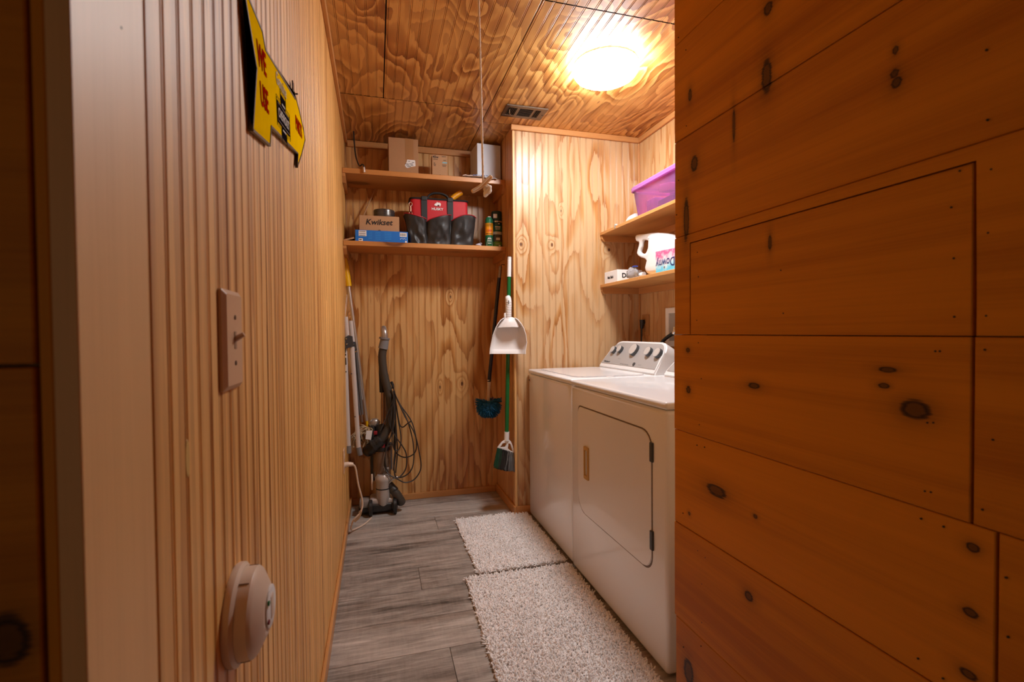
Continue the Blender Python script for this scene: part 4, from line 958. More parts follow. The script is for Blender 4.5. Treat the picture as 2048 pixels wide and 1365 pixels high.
# ---- upright vacuum
t = thing('vacuum_cleaner', 'silver and black upright vacuum with a ribbed hose standing in the niche corner', 'vacuum', (.02, 3.22, 0))
VS = mat('vac_silver', (.52, .49, .47, 1), .3, .35); VG = mat('vac_grey', (.020, .019, .019, 1), .38); HOSE = mat('hose_grey', (.055, .047, .038, 1), .42); TAN = mat('vac_wand', (.45, .30, .20, 1), .25, .9)
obj('floor_head', bxo(-.125, .115, 3.17, 3.36, .018, .072, .015, 3), VG, t, True)
obj('head_cover', bxo(-.060, .10, 3.175, 3.30, .060, .105, .018, 3), VS, t, True)
obj('head_panel', bxo(-.12, -.06, 3.165, 3.25, .055, .100, .008, 2), mat('vac_label', (.25, .22, .20, 1), .4), t, True)
for xx in (-.052, .097):
    o = obj('wheel', lt([(.006, -.011), (.047, -.011), (.050, -.008), (.050, .008), (.047, .011), (.006, .011)], (xx, 3.175, .051), 'x', 24), VG, t, True)
    obj('hub', lt([(.028, -.0125), (.026, -.0135), (0, -.014)], (xx, 3.175, .051), 'x', 20), GREY, o, True)
lean = Matrix.Identity(4)
obj('motor_housing', lt([(0, .042), (.026, .046), (.040, .075), (.044, .12), (.044, .205), (.050, .215), (.050, .232), (.036, .252), (0, .254)], (.026, 3.20, 0), 'z', 28), VS, t, True)
obj('housing_seam', lt([(.0445, .160), (.0452, .162), (.0452, .165), (.0445, .167)], (.026, 3.20, 0), 'z', 28), VG, t)
obj('dust_bin', lt([(.050, .215), (.058, .23), (.058, .40), (.050, .41)], (.020, 3.255, 0), 'z', 28), mat('bin_tan', (.22, .15, .10, 1), .2, .3), t, True)
obj('bin_collar', lt([(.058, .395), (.064, .400), (.064, .425), (.052, .432), (0, .433)], (.020, 3.255, 0), 'z', 28), VG, t, True)
obj('upper_body', tb([(.022, 3.25, .43), (.020, 3.265, .50), (.010, 3.275, .56)], lambda s: .052-.018*s, 14, 4), VG, t, True)
obj('spine', bxo(-.052, -.020, 3.24, 3.30, .20, .56, .010, 2), VG, t, True)
obj('side_strut', bxo(.070, .088, 3.25, 3.285, .26, .44, .006, 2), GREY, t, True)
obj('clip_bar', bxo(-.048, -.036, 3.215, 3.24, .15, .25, .004, 2), IVORY, t, True)
for (u, v, nme) in ((766, 893, 'red_button'), (751, 867, 'red_button')): p = aty(u, v, 3.19); obj(nme, bxo(p.x-.012, p.x+.012, p.y, p.y+.02, p.z-.012, p.z+.012, .005, 2), mat('vac_red', (.25, .01, .02, 1), .35), t, True)
obj('side_knob', tb([aty(768, 939, 3.19), aty(778, 938, 3.19)], .010, 10), SILVER, t, True)
obj('wand', tb([aty(766.5, 868, 3.265), aty(766.5, 784, 3.265)], .0135, 14), TAN, t, True)
obj('wand', tb([aty(772, 868, 3.28), aty(771, 784, 3.28)], .009, 12), TAN, t, True)
obj('wand_sleeve', tb([aty(764.5, 785, 3.262), aty(763, 745, 3.262), aty(763, 720, 3.262)], .0175, 12, flat=1.1), BLACK, t, True)
hp = [(767, 694), (764.5, 712), (766, 735), (770.5, 760), (777, 785), (781.5, 812), (782, 835), (777, 855), (768, 872), (757, 886)]
hb = B(); tube(hb, [aty(u, v, 3.215-.0003*(v-690)*.2) for u, v in hp], lambda s: .0262+.0004*math.sin(s*260), 14, 14); obj('hose', hb, HOSE, t, True)
obj('hose_cuff', tb([aty(766, 698, 3.212), aty(768, 688, 3.212), aty(769.5, 677, 3.212)], lambda s: .031-.004*s, 16, 3), GREY, t, True)
obj('cuff_flange', tb([aty(768.7, 679, 3.212), aty(769.2, 675.5, 3.212)], .034, 16), GREY, t, True)
obj('tool_tip', tb([aty(769.5, 678, 3.215), aty(769, 668, 3.215), aty(768, 661, 3.225), aty(767, 656, 3.245)], lambda s: .022-.005*s, 14, 4), SILVER, t, True)
obj('hose_elbow', tb([aty(762, 880, 3.19), aty(750, 890, 3.185), aty(742, 897, 3.20), aty(736, 903, 3.23)], lambda s: .036+.002*math.sin(s*20), 14, 5), VG, t, True)
for k, (u, v) in enumerate(((757, 884), (748, 891))):
    obj('elbow_ring', tb([aty(u+2, v-1.5, 3.186), aty(u-2, v+1.5, 3.186)], .040, 16), VG, t, True)
obj('lower_hose', tb([aty(781, 972, 3.20), aty(786, 980, 3.19), aty(794, 990, 3.185), aty(800, 1000, 3.19), aty(803, 1006, 3.21)], lambda s: .024+.0055*s-(.006 if s > .95 else 0), 14, 6), HOSE, t, True)
obj('lower_cuff', tb([aty(776, 970, 3.20), aty(784, 976, 3.195), aty(789, 983, 3.19)], lambda s: .027+.002*math.sin(s*9), 14, 4), VG, t, True)
obj('release_lever', tb([aty(778, 966, 3.18), aty(788, 957, 3.175), aty(794, 955, 3.18)], .007, 8, 3, flat=1.6), SILVER, t, True)
obj('accessory_tool', tb([aty(741, 852, 3.27), aty(750, 846, 3.265), aty(758, 848, 3.27)], lambda s: .018+.012*math.sin(PI*min(1, s*1.1)), 12, 4, flat=.7), SILVER, t, True)
obj('accessory_clip', bxo(-.062, .004, 3.265, 3.31, .49, .555, .008, 2), BLACK, t, True)
obj('cord_hook', tb([aty(783, 765, 3.235), aty(786, 772, 3.215), aty(786, 778, 3.21)], .009, 8, 3), BLACK, t, True)
CB = B(); O4 = (660, 740, .2345)
def c4(pts, y): return [aty(660+a*.2345, 740+b*.2345, y+(0.012*math.sin(i*1.3))) for i, (a, b) in enumerate(pts)]
for pts, y in [([(540, 140), (560, 220), (640, 400), (720, 540), (760, 700), (775, 840), (720, 935), (640, 962), (570, 930), (500, 890), (465, 820), (480, 680), (520, 560), (545, 400), (540, 180)], 3.165),
               ([(540, 150), (570, 250), (655, 420), (705, 600), (715, 760), (690, 860), (620, 915), (540, 915), (490, 870), (470, 760), (490, 650), (540, 480), (545, 180)], 3.175),
               ([(542, 180), (600, 300), (690, 430), (730, 560), (735, 680), (690, 735), (620, 745), (560, 700), (530, 600), (545, 430), (550, 200)], 3.18),
               ([(545, 200), (530, 330), (500, 420), (540, 540), (610, 640), (650, 720), (650, 830), (610, 900), (560, 915), (545, 800), (560, 640), (560, 400), (548, 220)], 3.170),
               ([(548, 200), (580, 420), (605, 560), (600, 650), (570, 690), (545, 620), (560, 420), (545, 210)], 3.185),
               ([(545, 230), (520, 300), (470, 430), (430, 520)], 3.168), ([(555, 240), (590, 450), (620, 490), (660, 460), (690, 440)], 3.19), ([(550, 250), (565, 500), (575, 700), (560, 880)], 3.20), ([(548, 250), (545, 500), (560, 700), (540, 860)], 3.195)]:
    tube(CB, c4(pts, y), .0042, 6, 5)
obj('power_cord', CB, mat('cord_grey', (.035, .030, .028, 1), .45), t, True)
# ---- outlet low on left wall with plug and cord
t = thing('wall_outlet', 'pale outlet plate low on the left wall beside the vacuum', 'outlet', (XL, 2.83, .45))
obj('plate', bxo(XL+.0003, XL+.006, 2.79, 2.87, .385, .515, .002, 1), BEIGE, t)
for zz in (.425, .475): obj('socket', lt([(.017, .0062), (.016, .0075), (0, .0076)], (XL, 2.83, zz), 'x', 16), IVORY, t)
t = thing('extension_cord', 'ivory extension cord plugged into the low outlet and trailing to the floor', 'cord', (XL+.02, 2.83, .425))
obj('plug', tb([(XL+.0078, 2.83, .425), (XL+.028, 2.83, .428), (XL+.050, 2.835, .424)], lambda s: .016-.006*s, 10, 3), IVORY, t, True)
obj('cord', tb([(XL+.046, 2.835, .424), (XL+.062, 2.85, .40), (XL+.075, 2.87, .30), (XL+.095, 2.90, .19), (XL+.085, 2.90, .13), (XL+.045, 2.90, .085), (XL+.03, 2.93, .022), (XL+.07, 2.99, .007), (XL+.11, 3.05, .006), (XL+.14, 3.12, .007)], .0050, 8, 6), IVORY, t, True)
obj('cord_flag', tb([(XL+.085, 2.898, .135), (XL+.072, 2.898, .10), (XL+.048, 2.897, .080)], .010, 6, 4, flat=.3), mat('tan_tag', (.42, .27, .15, 1), .6), t, True)
# ---- blue brush hanging on niche side
t = thing('cobweb_brush', 'round blue bristle brush on a black pole hanging on the niche side wall', 'brush', (.74, 3.12, .60))
yb = 3.12; ptop, pbot = aty(1000, 530, yb), aty(978, 764, yb)
obj('pole', tb([aty(998.5, 556, yb), pbot], .0125, 12), mat('navy_pole', (.006, .006, .014, 1), .3), t, True)
obj('pole_cap', tb([aty(1001, 533, yb), aty(998.3, 559, yb)], .0118, 12), mat('cap_tan', (.22, .13, .06, 1), .5), t, True)
obj('hanger', tb([aty(1001, 538, yb), aty(1003, 530, yb+.01), (XS+.0, yb+.02, aty(1003, 529, yb).z)], .0025, 6, 3), SD, t)
obj('socket', tb([aty(978.2, 760, yb), aty(976.8, 806, yb)], lambda s: .0125-.003*s, 12), mat('socket_cream', (.55, .42, .30, 1), .5), t, True)
b = B(); hc = aty(977, 806, yb)
rb = random.Random(5)
for k in range(1500):
    a = rb.uniform(0, 2*PI); e = rb.uniform(-1.0, .18); L = .088 if e > -.4 else .088-.018*(-.4-e)/.6
    d = Vector((math.cos(a)*math.cos(e*1.3), math.sin(a)*math.cos(e*1.3)*.8, math.sin(e*1.3)*1.42))
    p0 = hc+d*.02; p1 = hc+d*L*rb.uniform(.86, 1.04); s = Vector((rb.uniform(-1, 1), rb.uniform(-1, 1), rb.uniform(-1, 1))).cross(d).normalized()*.0022; s2 = s.cross(d).normalized()*.0022
    v = [b.verts.new(q) for q in (p0+s*.5, p0-s*.5, p1+s, p1-s, p1+s2+d*.004)]
    b.faces.new((v[0], v[1], v[3], v[2])); b.faces.new((v[2], v[3], v[4]))
bmo = obj('bristles', b, mat('blue_bristle', (.010, .13, .28, 1), .6, noise=.5, nscale=90), t); bmo['kind'] = 'stuff'
b = B(); bmesh.ops.create_icosphere(b, subdivisions=3, radius=.068)
for v in b.verts: v.co = hc+Vector((v.co.x, v.co.y*.8, v.co.z*1.35 if v.co.z < 0 else v.co.z*.2))
obj('brush_core', b, bpy.data.materials['blue_bristle'], t, True)
# ---- broom and dustpan
t = thing('broom', 'green handled broom with white grip hanging by the niche corner', 'broom', (.79, 2.95, .3))
yb = 2.95
BG = mat('broom_green', (.004, .135, .035, 1), .3)
obj('handle', tb([aty(1018.3, 550, yb), aty(1013.5, 868, yb)], .0125, 14), BG, t, True)
obj('grip', tb([aty(1019.3, 514, yb), aty(1019.2, 520, yb), aty(1018.2, 554, yb)], lambda s: .0115+.003*min(1, s*6)+.0009*math.sin(s*110), 14, 16), WPLA, t, True)
obj('collar', tb([aty(1013.6, 864, yb), aty(1013, 882, yb)], .0165, 14), WPLA, t, True)
Mb = plane_m(aty(1013, 890, yb), (1, 0, 0), (0, 0, 1))
px_ = 1/297.0
outer = [(x*px_, -y*px_) for x, y in [(-4, -9), (5, -9), (8, -6), (15, 10), (17, 17), (13, 19), (5, 16), (-5, 10), (-18, 7), (-17, 3), (-9, -6)]]
h1 = [(x*px_, -y*px_) for x, y in [(3.5, -3), (7, -1), (12, 13), (9, 13), (2, 7)]]; h2 = [(x*px_, -y*px_) for x, y in [(-3, -4), (0, -2), (-3, 4), (-13, 4), (-8, -3)]]
obj('head_bracket', curve_mesh([outer, h1, h2], .006, .002, Mb), WPLA, t, True)
rb = random.Random(9)
def bristle(nm, n, ua, ub, va, vb, ea, eb, fa, fb, m):
    b = B()
    for k in range(n):
        s = rb.random(); q0 = aty(ua+(ub-ua)*s, va+(vb-va)*s, yb+rb.uniform(-.012, .012)); q1 = aty(ea+(eb-ea)*s+rb.gauss(0, .8), fa+(fb-fa)*s+rb.uniform(-4, 2), yb+rb.uniform(-.03, .02)); w = Vector((.0011, 0, 0))
        mid = q0.lerp(q1, .5)+Vector((rb.gauss(0, .002), -.004, 0))
        v = [b.verts.new(p) for p in (q0-w, q0+w, mid+w, mid-w, q1+w, q1-w)]; b.faces.new(v[:4]); b.faces.new((v[3], v[2], v[4], v[5]))
        w2 = Vector((0, .0011, 0)); v = [b.verts.new(p) for p in (q0-w2, q0+w2, mid+w2, mid-w2, q1+w2, q1-w2)]; b.faces.new(v[:4]); b.faces.new((v[3], v[2], v[4], v[5]))
    o = obj('bristles', b, m, t, label=nm); o['kind'] = 'stuff'
bristle('dark green bristles', 200, 995, 1004, 896, 899, 988, 999, 935, 938, mat('bristle_green', (.008, .065, .025, 1), .6))
bristle('dark brown bristles', 260, 1000, 1020, 897, 904, 996, 1016, 938, 942, mat('bristle_dark', (.030, .022, .018, 1), .6))
bristle('grey bristles', 340, 1016, 1029, 902, 907, 1008, 1037, 941, 944, mat('bristle_grey', (.19, .185, .18, 1), .5))
obj('hang_hole_clip', tb([aty(1019, 516, yb), (XS+.0, yb+.015, aty(1019, 513, yb).z)], .003, 6), WPLA, t)
t = thing('dustpan', 'white plastic dustpan clipped in front of the green broom handle', 'dustpan', (.80, 2.86, 1.02))
# pan profile: rows from the lip (bottom) up to the neck
b = B(); yd = 2.875; rows = []
def pd(u, v, y=yd): return aty(u, v, y)
def row(v, ul, ur, depth, lip=0):
    n = 16; out = []
    for i in range(n+1):
        s = i/n; u = ul+(ur-ul)*s
        # open scoop: back plate set back, side walls curling forward
        e = min(s, 1-s); wall = max(0, 1-e/.12)
        y = yd-depth*wall**2*(1 if s < .5 else 1.25)-lip
        p = aty(u, v, yd); out.append(b.verts.new((p.x, y, p.z)))
    return out
R_ = [row(708, 977, 1046, .030, .012), row(700, 978, 1046.5, .034, .004), row(698, 978, 1047, .036), row(685, 980, 1048, .045), row(670, 983, 1045.5, .05), row(657, 988, 1041, .052), row(648, 993, 1036, .05), row(641, 999, 1031, .045), row(637, 1006, 1027, .035)]
for r0, r1 in zip(R_, R_[1:]):
    for i in range(len(r0)-1): b.faces.new((r0[i], r0[i+1], r1[i+1], r1[i]))
b.normal_update(); bmesh.ops.solidify(b, geom=list(b.faces), thickness=.004)
obj('pan', b, mat('pan_white', (.74, .70, .68, 1), .4), t, True)
# rounded hood: bulging right shoulder
b = B(); n = 10; hr = []
for j, (v, uc, hw, dp) in enumerate([(636, 1017, 9, .030), (640, 1018, 15, .042), (648, 1018, 21.0, .052), (656, 1017, 25.5, .055)]):
    hr.append([b.verts.new((aty(uc+hw*math.cos(PI*k/n), v, yd).x, yd-.002-dp*math.sin(PI*k/n), aty(uc, v, yd).z+.004*math.sin(PI*k/n))) for k in range(n+1)])
for r0, r1 in zip(hr, hr[1:]):
    for k in range(n): b.faces.new((r0[k], r0[k+1], r1[k+1], r1[k]))
b.faces.new(hr[0])
b.normal_update(); bmesh.ops.solidify(b, geom=list(b.faces), thickness=.003)
obj('hood', b, bpy.data.materials['pan_white'], t, True)
obj('pan_handle', tb([aty(1014.5, 592.5, yd-.015), aty(1016, 597, yd-.018), aty(1017, 606, yd-.02), aty(1016.8, 620, yd-.02), aty(1016.5, 641, yd-.02)], lambda q: .012+.007*min(1, q*4), 14, 4, flat=1.0), WPLA, t, True)
obj('thumb_rest', tb([aty(1011, 640, yd-.02), aty(1009.8, 632, yd-.022), aty(1010.5, 627, yd-.02)], .0075, 10, 3), WPLA, t, True)
obj('hang_slot', bxo(aty(1013.3, 600, yd).x, aty(1014.6, 600, yd).x, yd-.042, yd-.036, aty(1013, 609, yd).z, aty(1013, 602, yd).z, .001, 1), DGREY, t)
for k in range(9):
    v = 605+k*3.4; obj('grip_rib', tb([(lambda p: Vector((p.x+.0195*math.sin(a), yd-.02-.0195*math.cos(a), p.z)))(aty(1016.8, v, yd-.02)) for a in [-1.2+2.4*q/8 for q in range(9)]], .0013, 5), mat('rib_grey', (.58, .55, .53, 1), .4) if k == 0 else bpy.data.materials['rib_grey'], t, True)
obj('handle_clip', tb([aty(1014, 632, yd-.02), (aty(1017, 632, yd).x, yd+.05, aty(1017, 632, yd).z)], .007, 8), WPLA, t, True)
# ================================================================== RIGHT SHELVES
XF = 1.417
def right_shelf(label, z0, z1):
    t = thing('corner_shelf', label, 'shelf', (1.56, 2.0, z0), 'pine shelves above the machines')
    ys = [YE+.002, 2.06, YC-.001] if z0 > 1.6 else [YE+.002, 2.432, YC-.001]
    for a, c in zip(ys, ys[1:]): obj('board', bxo(XF, XW-.001, a+.0005, c-.0005, z0, z1, .002, 1), M_SHELFY, t)
    b = B(); prism(b, [(XF+.006, z0-.0005), (XW-.02, z0-.0005), (XW-.02, z0-.040), (XF+.024, z0-.040), (XF+.006, z0-.022)], lambda a, c, d: (a, d, c), YC-.0195, YC-.0005); obj('cleat', b, M_TRIMX, t)
    obj('cleat', bxo(XW-.019, XW-.0005, YE+.002, YC-.02, z0-.040, z0-.0005), M_TRIMY, t)
ZA0, ZA1, ZB0, ZB1 = 1.781, 1.800, 1.440, 1.460
right_shelf('upper pine shelf on the right carrying the purple tub', ZA0, ZA1)
right_shelf('lower pine shelf on the right carrying the white jug', ZB0, ZB1)
# ---- purple tub with contents
def translucent(name, col, a=.55, rough=.25):
    m = bpy.data.materials.new(name); m.use_nodes = True; t = m.node_tree; t.nodes.remove(t.nodes['Principled BSDF'])
    tr = t.nodes.new('ShaderNodeBsdfTransparent'); tr.inputs[0].default_value = col
    df = t.nodes.new('ShaderNodeBsdfDiffuse'); df.inputs[0].default_value = col; tl = t.nodes.new('ShaderNodeBsdfTranslucent'); tl.inputs[0].default_value = col
    m1 = t.nodes.new('ShaderNodeMixShader'); m1.inputs[0].default_value = .5; t.links.new(df.outputs[0], m1.inputs[1]); t.links.new(tl.outputs[0], m1.inputs[2])
    m2 = t.nodes.new('ShaderNodeMixShader'); m2.inputs[0].default_value = a; t.links.new(m1.outputs[0], m2.inputs[1]); t.links.new(tr.outputs[0], m2.inputs[2])
    gl = t.nodes.new('ShaderNodeBsdfGlossy'); gl.inputs['Roughness'].default_value = rough; fr = t.nodes.new('ShaderNodeFresnel'); fr.inputs[0].default_value = 1.45
    m3 = t.nodes.new('ShaderNodeMixShader'); t.links.new(fr.outputs[0], m3.inputs[0]); t.links.new(m2.outputs[0], m3.inputs[1]); t.links.new(gl.outputs[0], m3.inputs[2])
    t.links.new(m3.outputs[0], t.nodes['Material Output'].inputs[0]); return m
PUR = translucent('purple_plastic', (.88, .40, .90, 1), .76)
PURL = translucent('purple_lid', (.80, .30, .90, 1), .35)
t = thing('storage_tub', 'translucent purple plastic tub with lid and things inside, on the upper right shelf', 'tub', (1.55, 2.3, ZA1))
b = B(); ring0 = [(a, c) for a, c in rounded(1.447, 1.66, 2.08, 2.505, .03, 4)]; ring1 = [(a, c) for a, c in rounded(1.432, 1.675, 2.055, 2.535, .035, 4)]
lo = [b.verts.new((a, c, ZA1+.001)) for a, c in ring0]; hi = [b.verts.new((a, c, 1.965)) for a, c in ring1]; n = len(lo)
for k in range(n): b.faces.new((lo[k], lo[(k+1) % n], hi[(k+1) % n], hi[k]))
b.faces.new(lo[::-1]); obj('tub_body', b, PUR, t, True)
b = B(); rings = []
for (g_, z) in ((.004, 1.952), (.012, 1.955), (.013, 1.972), (.006, 1.980), (-.012, 1.981), (-.016, 1.974)):
    rings.append([b.verts.new((a, c, z)) for a, c in rounded(1.432-g_, 1.675+g_, 2.055-g_, 2.535+g_, max(.01, .035+g_), 4)])
for r0, r1 in zip(rings, rings[1:]):
    for k in range(n): b.faces.new((r0[k], r0[(k+1) % n], r1[(k+1) % n], r1[k]))
b.faces.new(rings[-1]); obj('tub_lid', b, PURL, t, True)
G2 = 'things inside the purple tub'
def loose(name, label, cat, bm, m, loc): 
    tt = thing(name, label, cat, loc, G2); obj(name+'_body', bm, m, tt, True); return tt
for k in range(6):
    loose('plastic_tray', ('first', 'second', 'third', 'fourth', 'fifth', 'sixth')[k]+' upright pink tray from the left end inside the purple tub', 'tray', bxo(1.47, 1.60, 2.43-.016*k, 2.434-.016*k, ZA1+.006, ZA1+.085, .001, 1), mat('pink_tray', (.88, .70, .78, 1), .4) if k == 0 else bpy.data.materials['pink_tray'], (1.53, 2.43-.016*k, ZA1+.006))
loose('dark_pouch', 'dark cloth bundle at the near end inside the purple tub', 'bundle', bxo(1.48, 1.64, 2.09, 2.16, ZA1+.008, ZA1+.12, .025, 3), mat('dark_cloth', (.03, .02, .04, 1), .8), (1.56, 2.125, ZA1+.008))
loose('orange_packet', 'orange and white packet lying on top of the contents in the purple tub', 'packet', bxo(1.455, 1.52, -.05, .05, -.02, .02, .004, 2, Matrix.Translation((0, 2.235, ZA1+.105)) @ Matrix.Rotation(.15, 4, 'X')), mat('packet_orange', (.90, .62, .40, 1), .5), (1.49, 2.235, ZA1+.1))
loose('grey_packet', 'grey flat packet at the bottom of the purple tub', 'packet', bxo(1.47, 1.62, 2.18, 2.325, ZA1+.008, ZA1+.06, .012, 2), mat('packet_grey', (.25, .22, .30, 1), .6), (1.55, 2.25, ZA1+.008))
# ---- small things behind the tub
t = thing('lotion_bottle', 'small white bottle lying behind the purple tub on the upper right shelf', 'bottle', (1.52, 2.63, ZA1))
obj('bottle_body', tb([(1.50, 2.60, ZA1+.030), (1.502, 2.66, ZA1+.030), (1.505, 2.70, ZA1+.024)], lambda s: .028-.010*s*s, 14, 5), WPLA, t, True)
obj('bottle_cap', tb([(1.505, 2.70, ZA1+.024), (1.507, 2.725, ZA1+.022)], .015, 12), BLACK, t, True)
t = thing('clear_clip', 'tiny clear plastic clip on the front edge of the upper right shelf', 'clip', (XF, 2.70, ZA1))
obj('clip_body', bxo(XF-.003, XF+.012, 2.695, 2.712, ZA1+.0005, ZA1+.012, .002, 1), mat('clear_grey', (.45, .47, .45, 1), .15), t)
obj('clip_tongue', bxo(XF-.0036, XF-.0006, 2.699, 2.708, ZA1-.016, ZA1+.006, .001, 1), mat('clip_grey', (.3, .3, .28, 1), .2), t)
# ---- white cartons with lettering
t = thing('ink_box', 'small white box with black lettering Dec at the far end of the lower right shelf', 'box', (1.50, 2.78, ZB1))
obj('box_body', bxo(1.428, 1.60, 2.700, 2.872, ZB1+.0005, 1.534, .0015, 1), PAPER, t)
FX = lambda y, z, x=1.4274: plane_m((x, y, z), (0, -1, 0), (0, 0, 1))
obj('lettering', text('Matt Black', .024, FX(2.790, 1.495), .0003, .0005, wscale=.75), INK, t)
obj('lettering', text('Dec', .040, FY(1.492, 2.6993, 1.497), .0003, .0012, wscale=1.0), INK, t)
t = thing('clear_bag', 'clear plastic wrapper with a blue tab between the white box and the jug', 'wrapper', (1.50, 2.58, ZB1))
b = B(); bmesh.ops.create_icosphere(b, subdivisions=3, radius=1)
for v in b.verts: q = v.co.copy(); v.co = Vector((1.452+q.x*.026, 2.560+q.y*.055, ZB1+.034+max(-.033, q.z*.030+.007*math.sin(q.x*9+q.y*7)+.005*math.sin(q.y*23+q.x*11))))
obj('wrap', b, translucent('clear_wrap', (.85, .88, .93, 1), .55, .08), t, True)
obj('blue_tab', bxo(1.44, 1.465, 2.515, 2.545, ZB1+.066, ZB1+.073, .002, 1), mat('tab_blue', (.02, .05, .35, 1), .4), t)
# ---- detergent jug, standing on its cap, label upside down
t = thing('softener_jug', 'white jug with an upside down pink and blue label on the lower right shelf', 'jug', (1.53, 2.35, ZB1))
XJ = 1.462
def jl(pts): return [((lambda p: (-p.y, p.z))(atx(u, v, XJ))) for u, v in pts]
outh = [(1266, 480), (1267, 474.5), (1272, 472.5), (1285, 471), (1300, 469.5), (1318, 472), (1320, 500), (1316, 530), (1300, 534), (1290, 528), (1285, 521.5), (1274, 517), (1269.5, 511), (1270.5, 503), (1273, 494), (1273, 488), (1268, 486)]
hole = [(1281, 485), (1287, 484), (1292, 487), (1291.5, 497), (1287, 509), (1281, 511), (1276, 507.5), (1279, 497)]
outb = [(1293, 473), (1302, 469.5), (1318, 469.5), (1335, 473), (1352, 483), (1366, 500), (1368, 538), (1350, 544), (1312, 551), (1296, 553), (1289, 550), (1286, 541), (1288, 530), (1291, 515), (1292, 495)]
def jsm(l):
    P = smooth_path([(a, c, 0) for a, c in l]+[(l[0][0], l[0][1], 0)], 4)[:-1]; return [(p.x, p.y) for p in P]
def jug_piece(loops, ext, bev, x):
    b = curve_mesh([jsm(jl(q)) for q in loops], ext, bev, plane_m((x, 0, 0), (0, -1, 0), (0, 0, 1)), 4); return b
bj = jug_piece([outb], .034, .026, XJ+.062)
zmin = min(v.co.z for v in bj.verts); jz = ZB1+.0005-zmin
bmesh.ops.translate(bj, verts=bj.verts, vec=(0, 0, jz)); obj('jug_body', bj, WPLA, t, True)
bj = jug_piece([outh, hole[::-1]], .0012, .0085, XJ+.022)
bmesh.ops.translate(bj, verts=bj.verts, vec=(0, 0, jz)); obj('jug_handle', bj, WPLA, t, True)
c_ = atx(1283, 546, XJ+.03)
obj('tap', tb([(XJ+.035, c_.y-.02, ZB1+.020), (XJ+.030, c_.y, ZB1+.020), (XJ+.028, c_.y+.018, ZB1+.018)], lambda q: .0185-.004*q, 12, 3), WPLA, t, True)
xl_ = XJ-.0005
def jp(u, v): p = atx(u, v, xl_); return (p.y, p.z)
def label_mat():
    m, tt, p = newmat('softener_label'); g = tt.nodes.new('ShaderNodeNewGeometry'); s = tt.nodes.new('ShaderNodeSeparateXYZ'); tt.links.new(g.outputs['Position'], s.inputs[0])
    n = noise(tt, pos_scaled(tt, (34, 34, 34)), 1, 3, .6, .6)
    z = math_(tt, 'ADD', math_(tt, 'MULTIPLY_ADD', s.outputs['Z'], 9.0, -9.0*1.475), math_(tt, 'MULTIPLY_ADD', n, .9, -.45))
    r = ramp(tt, [(0, (.12, .55, .80, 1)), (.22, (.45, .75, .85, 1)), (.38, (.85, .80, .83, 1)), (.62, (.85, .55, .66, 1)), (.80, (.80, .08, .28, 1)), (1, (.85, .35, .50, 1))]); tt.links.new(z, r.inputs[0])
    tt.links.new(r.outputs[0], p.inputs['Base Color']); p.inputs['Roughness'].default_value = .35; return m
b = B(); prism(b, [jp(1311.5, 504), jp(1330, 500), jp(1362, 494), jp(1362, 537), jp(1340, 541), jp(1312, 547)], lambda a, c, d: (xl_+d, a, c), -.0008, .001)
lb = obj('label', b, label_mat(), t, label='pink and blue label, upside down')
mt_ = plane_m((xl_-.0012, *jp(1330.5, 525)), (0, 1, .01), (0, 0, -1))
obj('lettering', text('Downy', .062, mt_, .0003, .0008, wscale=.95), mat('navy_letter', (.015, .03, .16, 1), .4), lb)
obj('flower_mark', lt([(.007, -.0012), (.006, -.0016), (0, -.0016)], (xl_, *jp(1329, 535)), 'x', 8), GREY, lb)
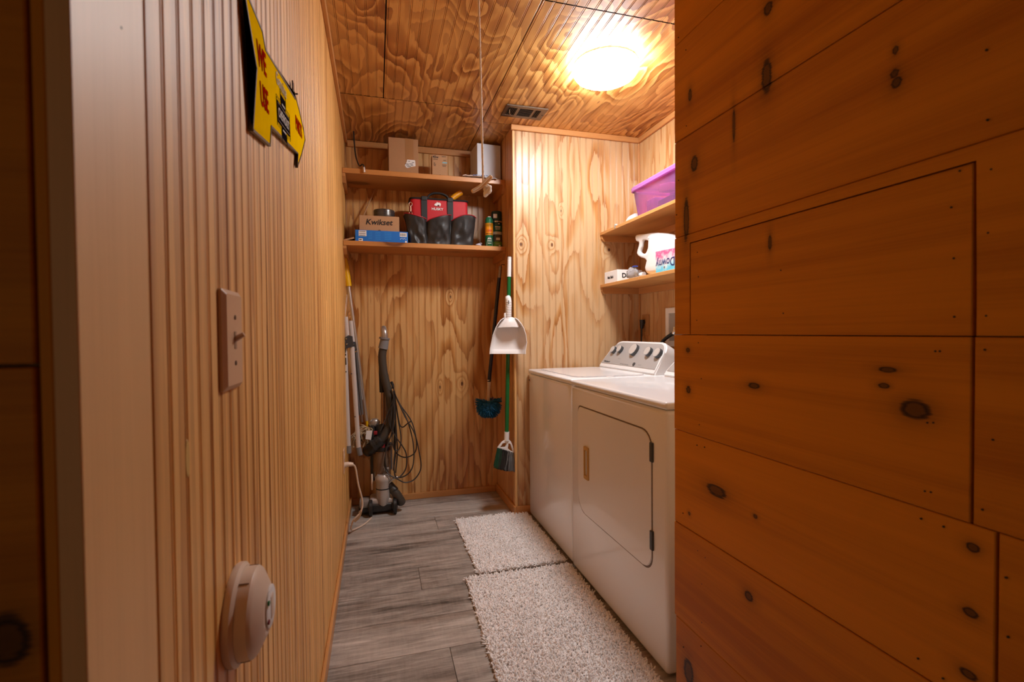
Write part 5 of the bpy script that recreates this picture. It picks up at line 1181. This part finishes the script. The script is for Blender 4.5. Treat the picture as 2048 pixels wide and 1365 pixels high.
# ---- outlet with black plug, washer box, hose
t = thing('power_outlet', 'tan outlet plate on the right wall above the washer console', 'outlet', (XW, 2.845, 1.19))
obj('plate', bxo(XW-.006, XW-.0003, 2.797, 2.880, 1.123, 1.262, .002, 1), mat('tan_plate', (.42, .21, .075, 1), .4), t)
for zz in (1.165, 1.220): obj('socket', lt([(.017, -.0062), (.016, -.0078), (0, -.008)], (XW, 2.845, zz), 'x', 16), mat('socket_tan', (.36, .18, .065, 1), .4) if zz < 1.2 else bpy.data.materials['socket_tan'], t)
t = thing('plug_cord', 'black plug and cord in the tan outlet above the washer', 'cord', (XW-.03, 2.845, 1.22))
pq = atx(1287.5, 645, XW-.02)
obj('plug', tb([(XW-.0085, 2.852, pq.z), (XW-.014, 2.852, pq.z), (XW-.022, 2.852, pq.z)], .016, 12), BLACK, t, True)
obj('plug_grip', tb([(XW-.022, 2.852, pq.z+.016), (XW-.022, 2.852, pq.z-.004), (XW-.023, 2.853, pq.z-.030), (XW-.024, 2.853, pq.z-.042)], lambda q: .018-.009*q, 12, 3), BLACK, t, True)
obj('cord', tb([(XW-.024, 2.853, pq.z-.040), (XW-.025, 2.855, 1.10), (XW-.03, 2.855, 1.03), (XW-.04, 2.84, .90)], .0050, 8, 4), BLACK, t, True)
t = thing('supply_box', 'white recessed water supply box on the right wall above the machines', 'box', (XW, 2.5, 1.2))
ox0, ox1, oz0, oz1 = 2.36, 2.603, 1.06, 1.293
b = B()
for (a, c, d, e) in ((ox0, ox1, oz1-.034, oz1), (ox0, ox1, oz0, oz0+.034), (ox0, ox0+.034, oz0+.033, oz1-.033), (ox1-.034, ox1, oz0+.033, oz1-.033)): box(b, XW-.010, XW-.0003, a, c, d, e, .002, 1)
obj('flange', b, WPLA, t)
obj('back', bxo(XW-.003, XW-.0003, ox0+.03, ox1-.03, oz0+.03, oz1-.03), mat('box_grey', (.38, .37, .36, 1), .5), t)
obj('valve', tb([(XW-.003, 2.47, 1.17), (XW-.035, 2.47, 1.17), (XW-.035, 2.47, 1.14)], .010, 10), CHROME, t, True)
t = thing('water_hose', 'black rubber water hose curving down behind the washer console', 'hose', (XW-.05, 2.45, 1.1))
obj('hose', tb([(XW-.035, 2.47, 1.142), (XW-.040, 2.50, 1.13), (XW-.045, 2.56, 1.10), (XW-.05, 2.61, 1.05), (XW-.05, 2.63, .95)], .011, 10, 5), BLACK, t, True)
obj('coupling', tb([(XW-.035, 2.47, 1.150), (XW-.036, 2.476, 1.136)], .013, 10), CHROME, t, True)
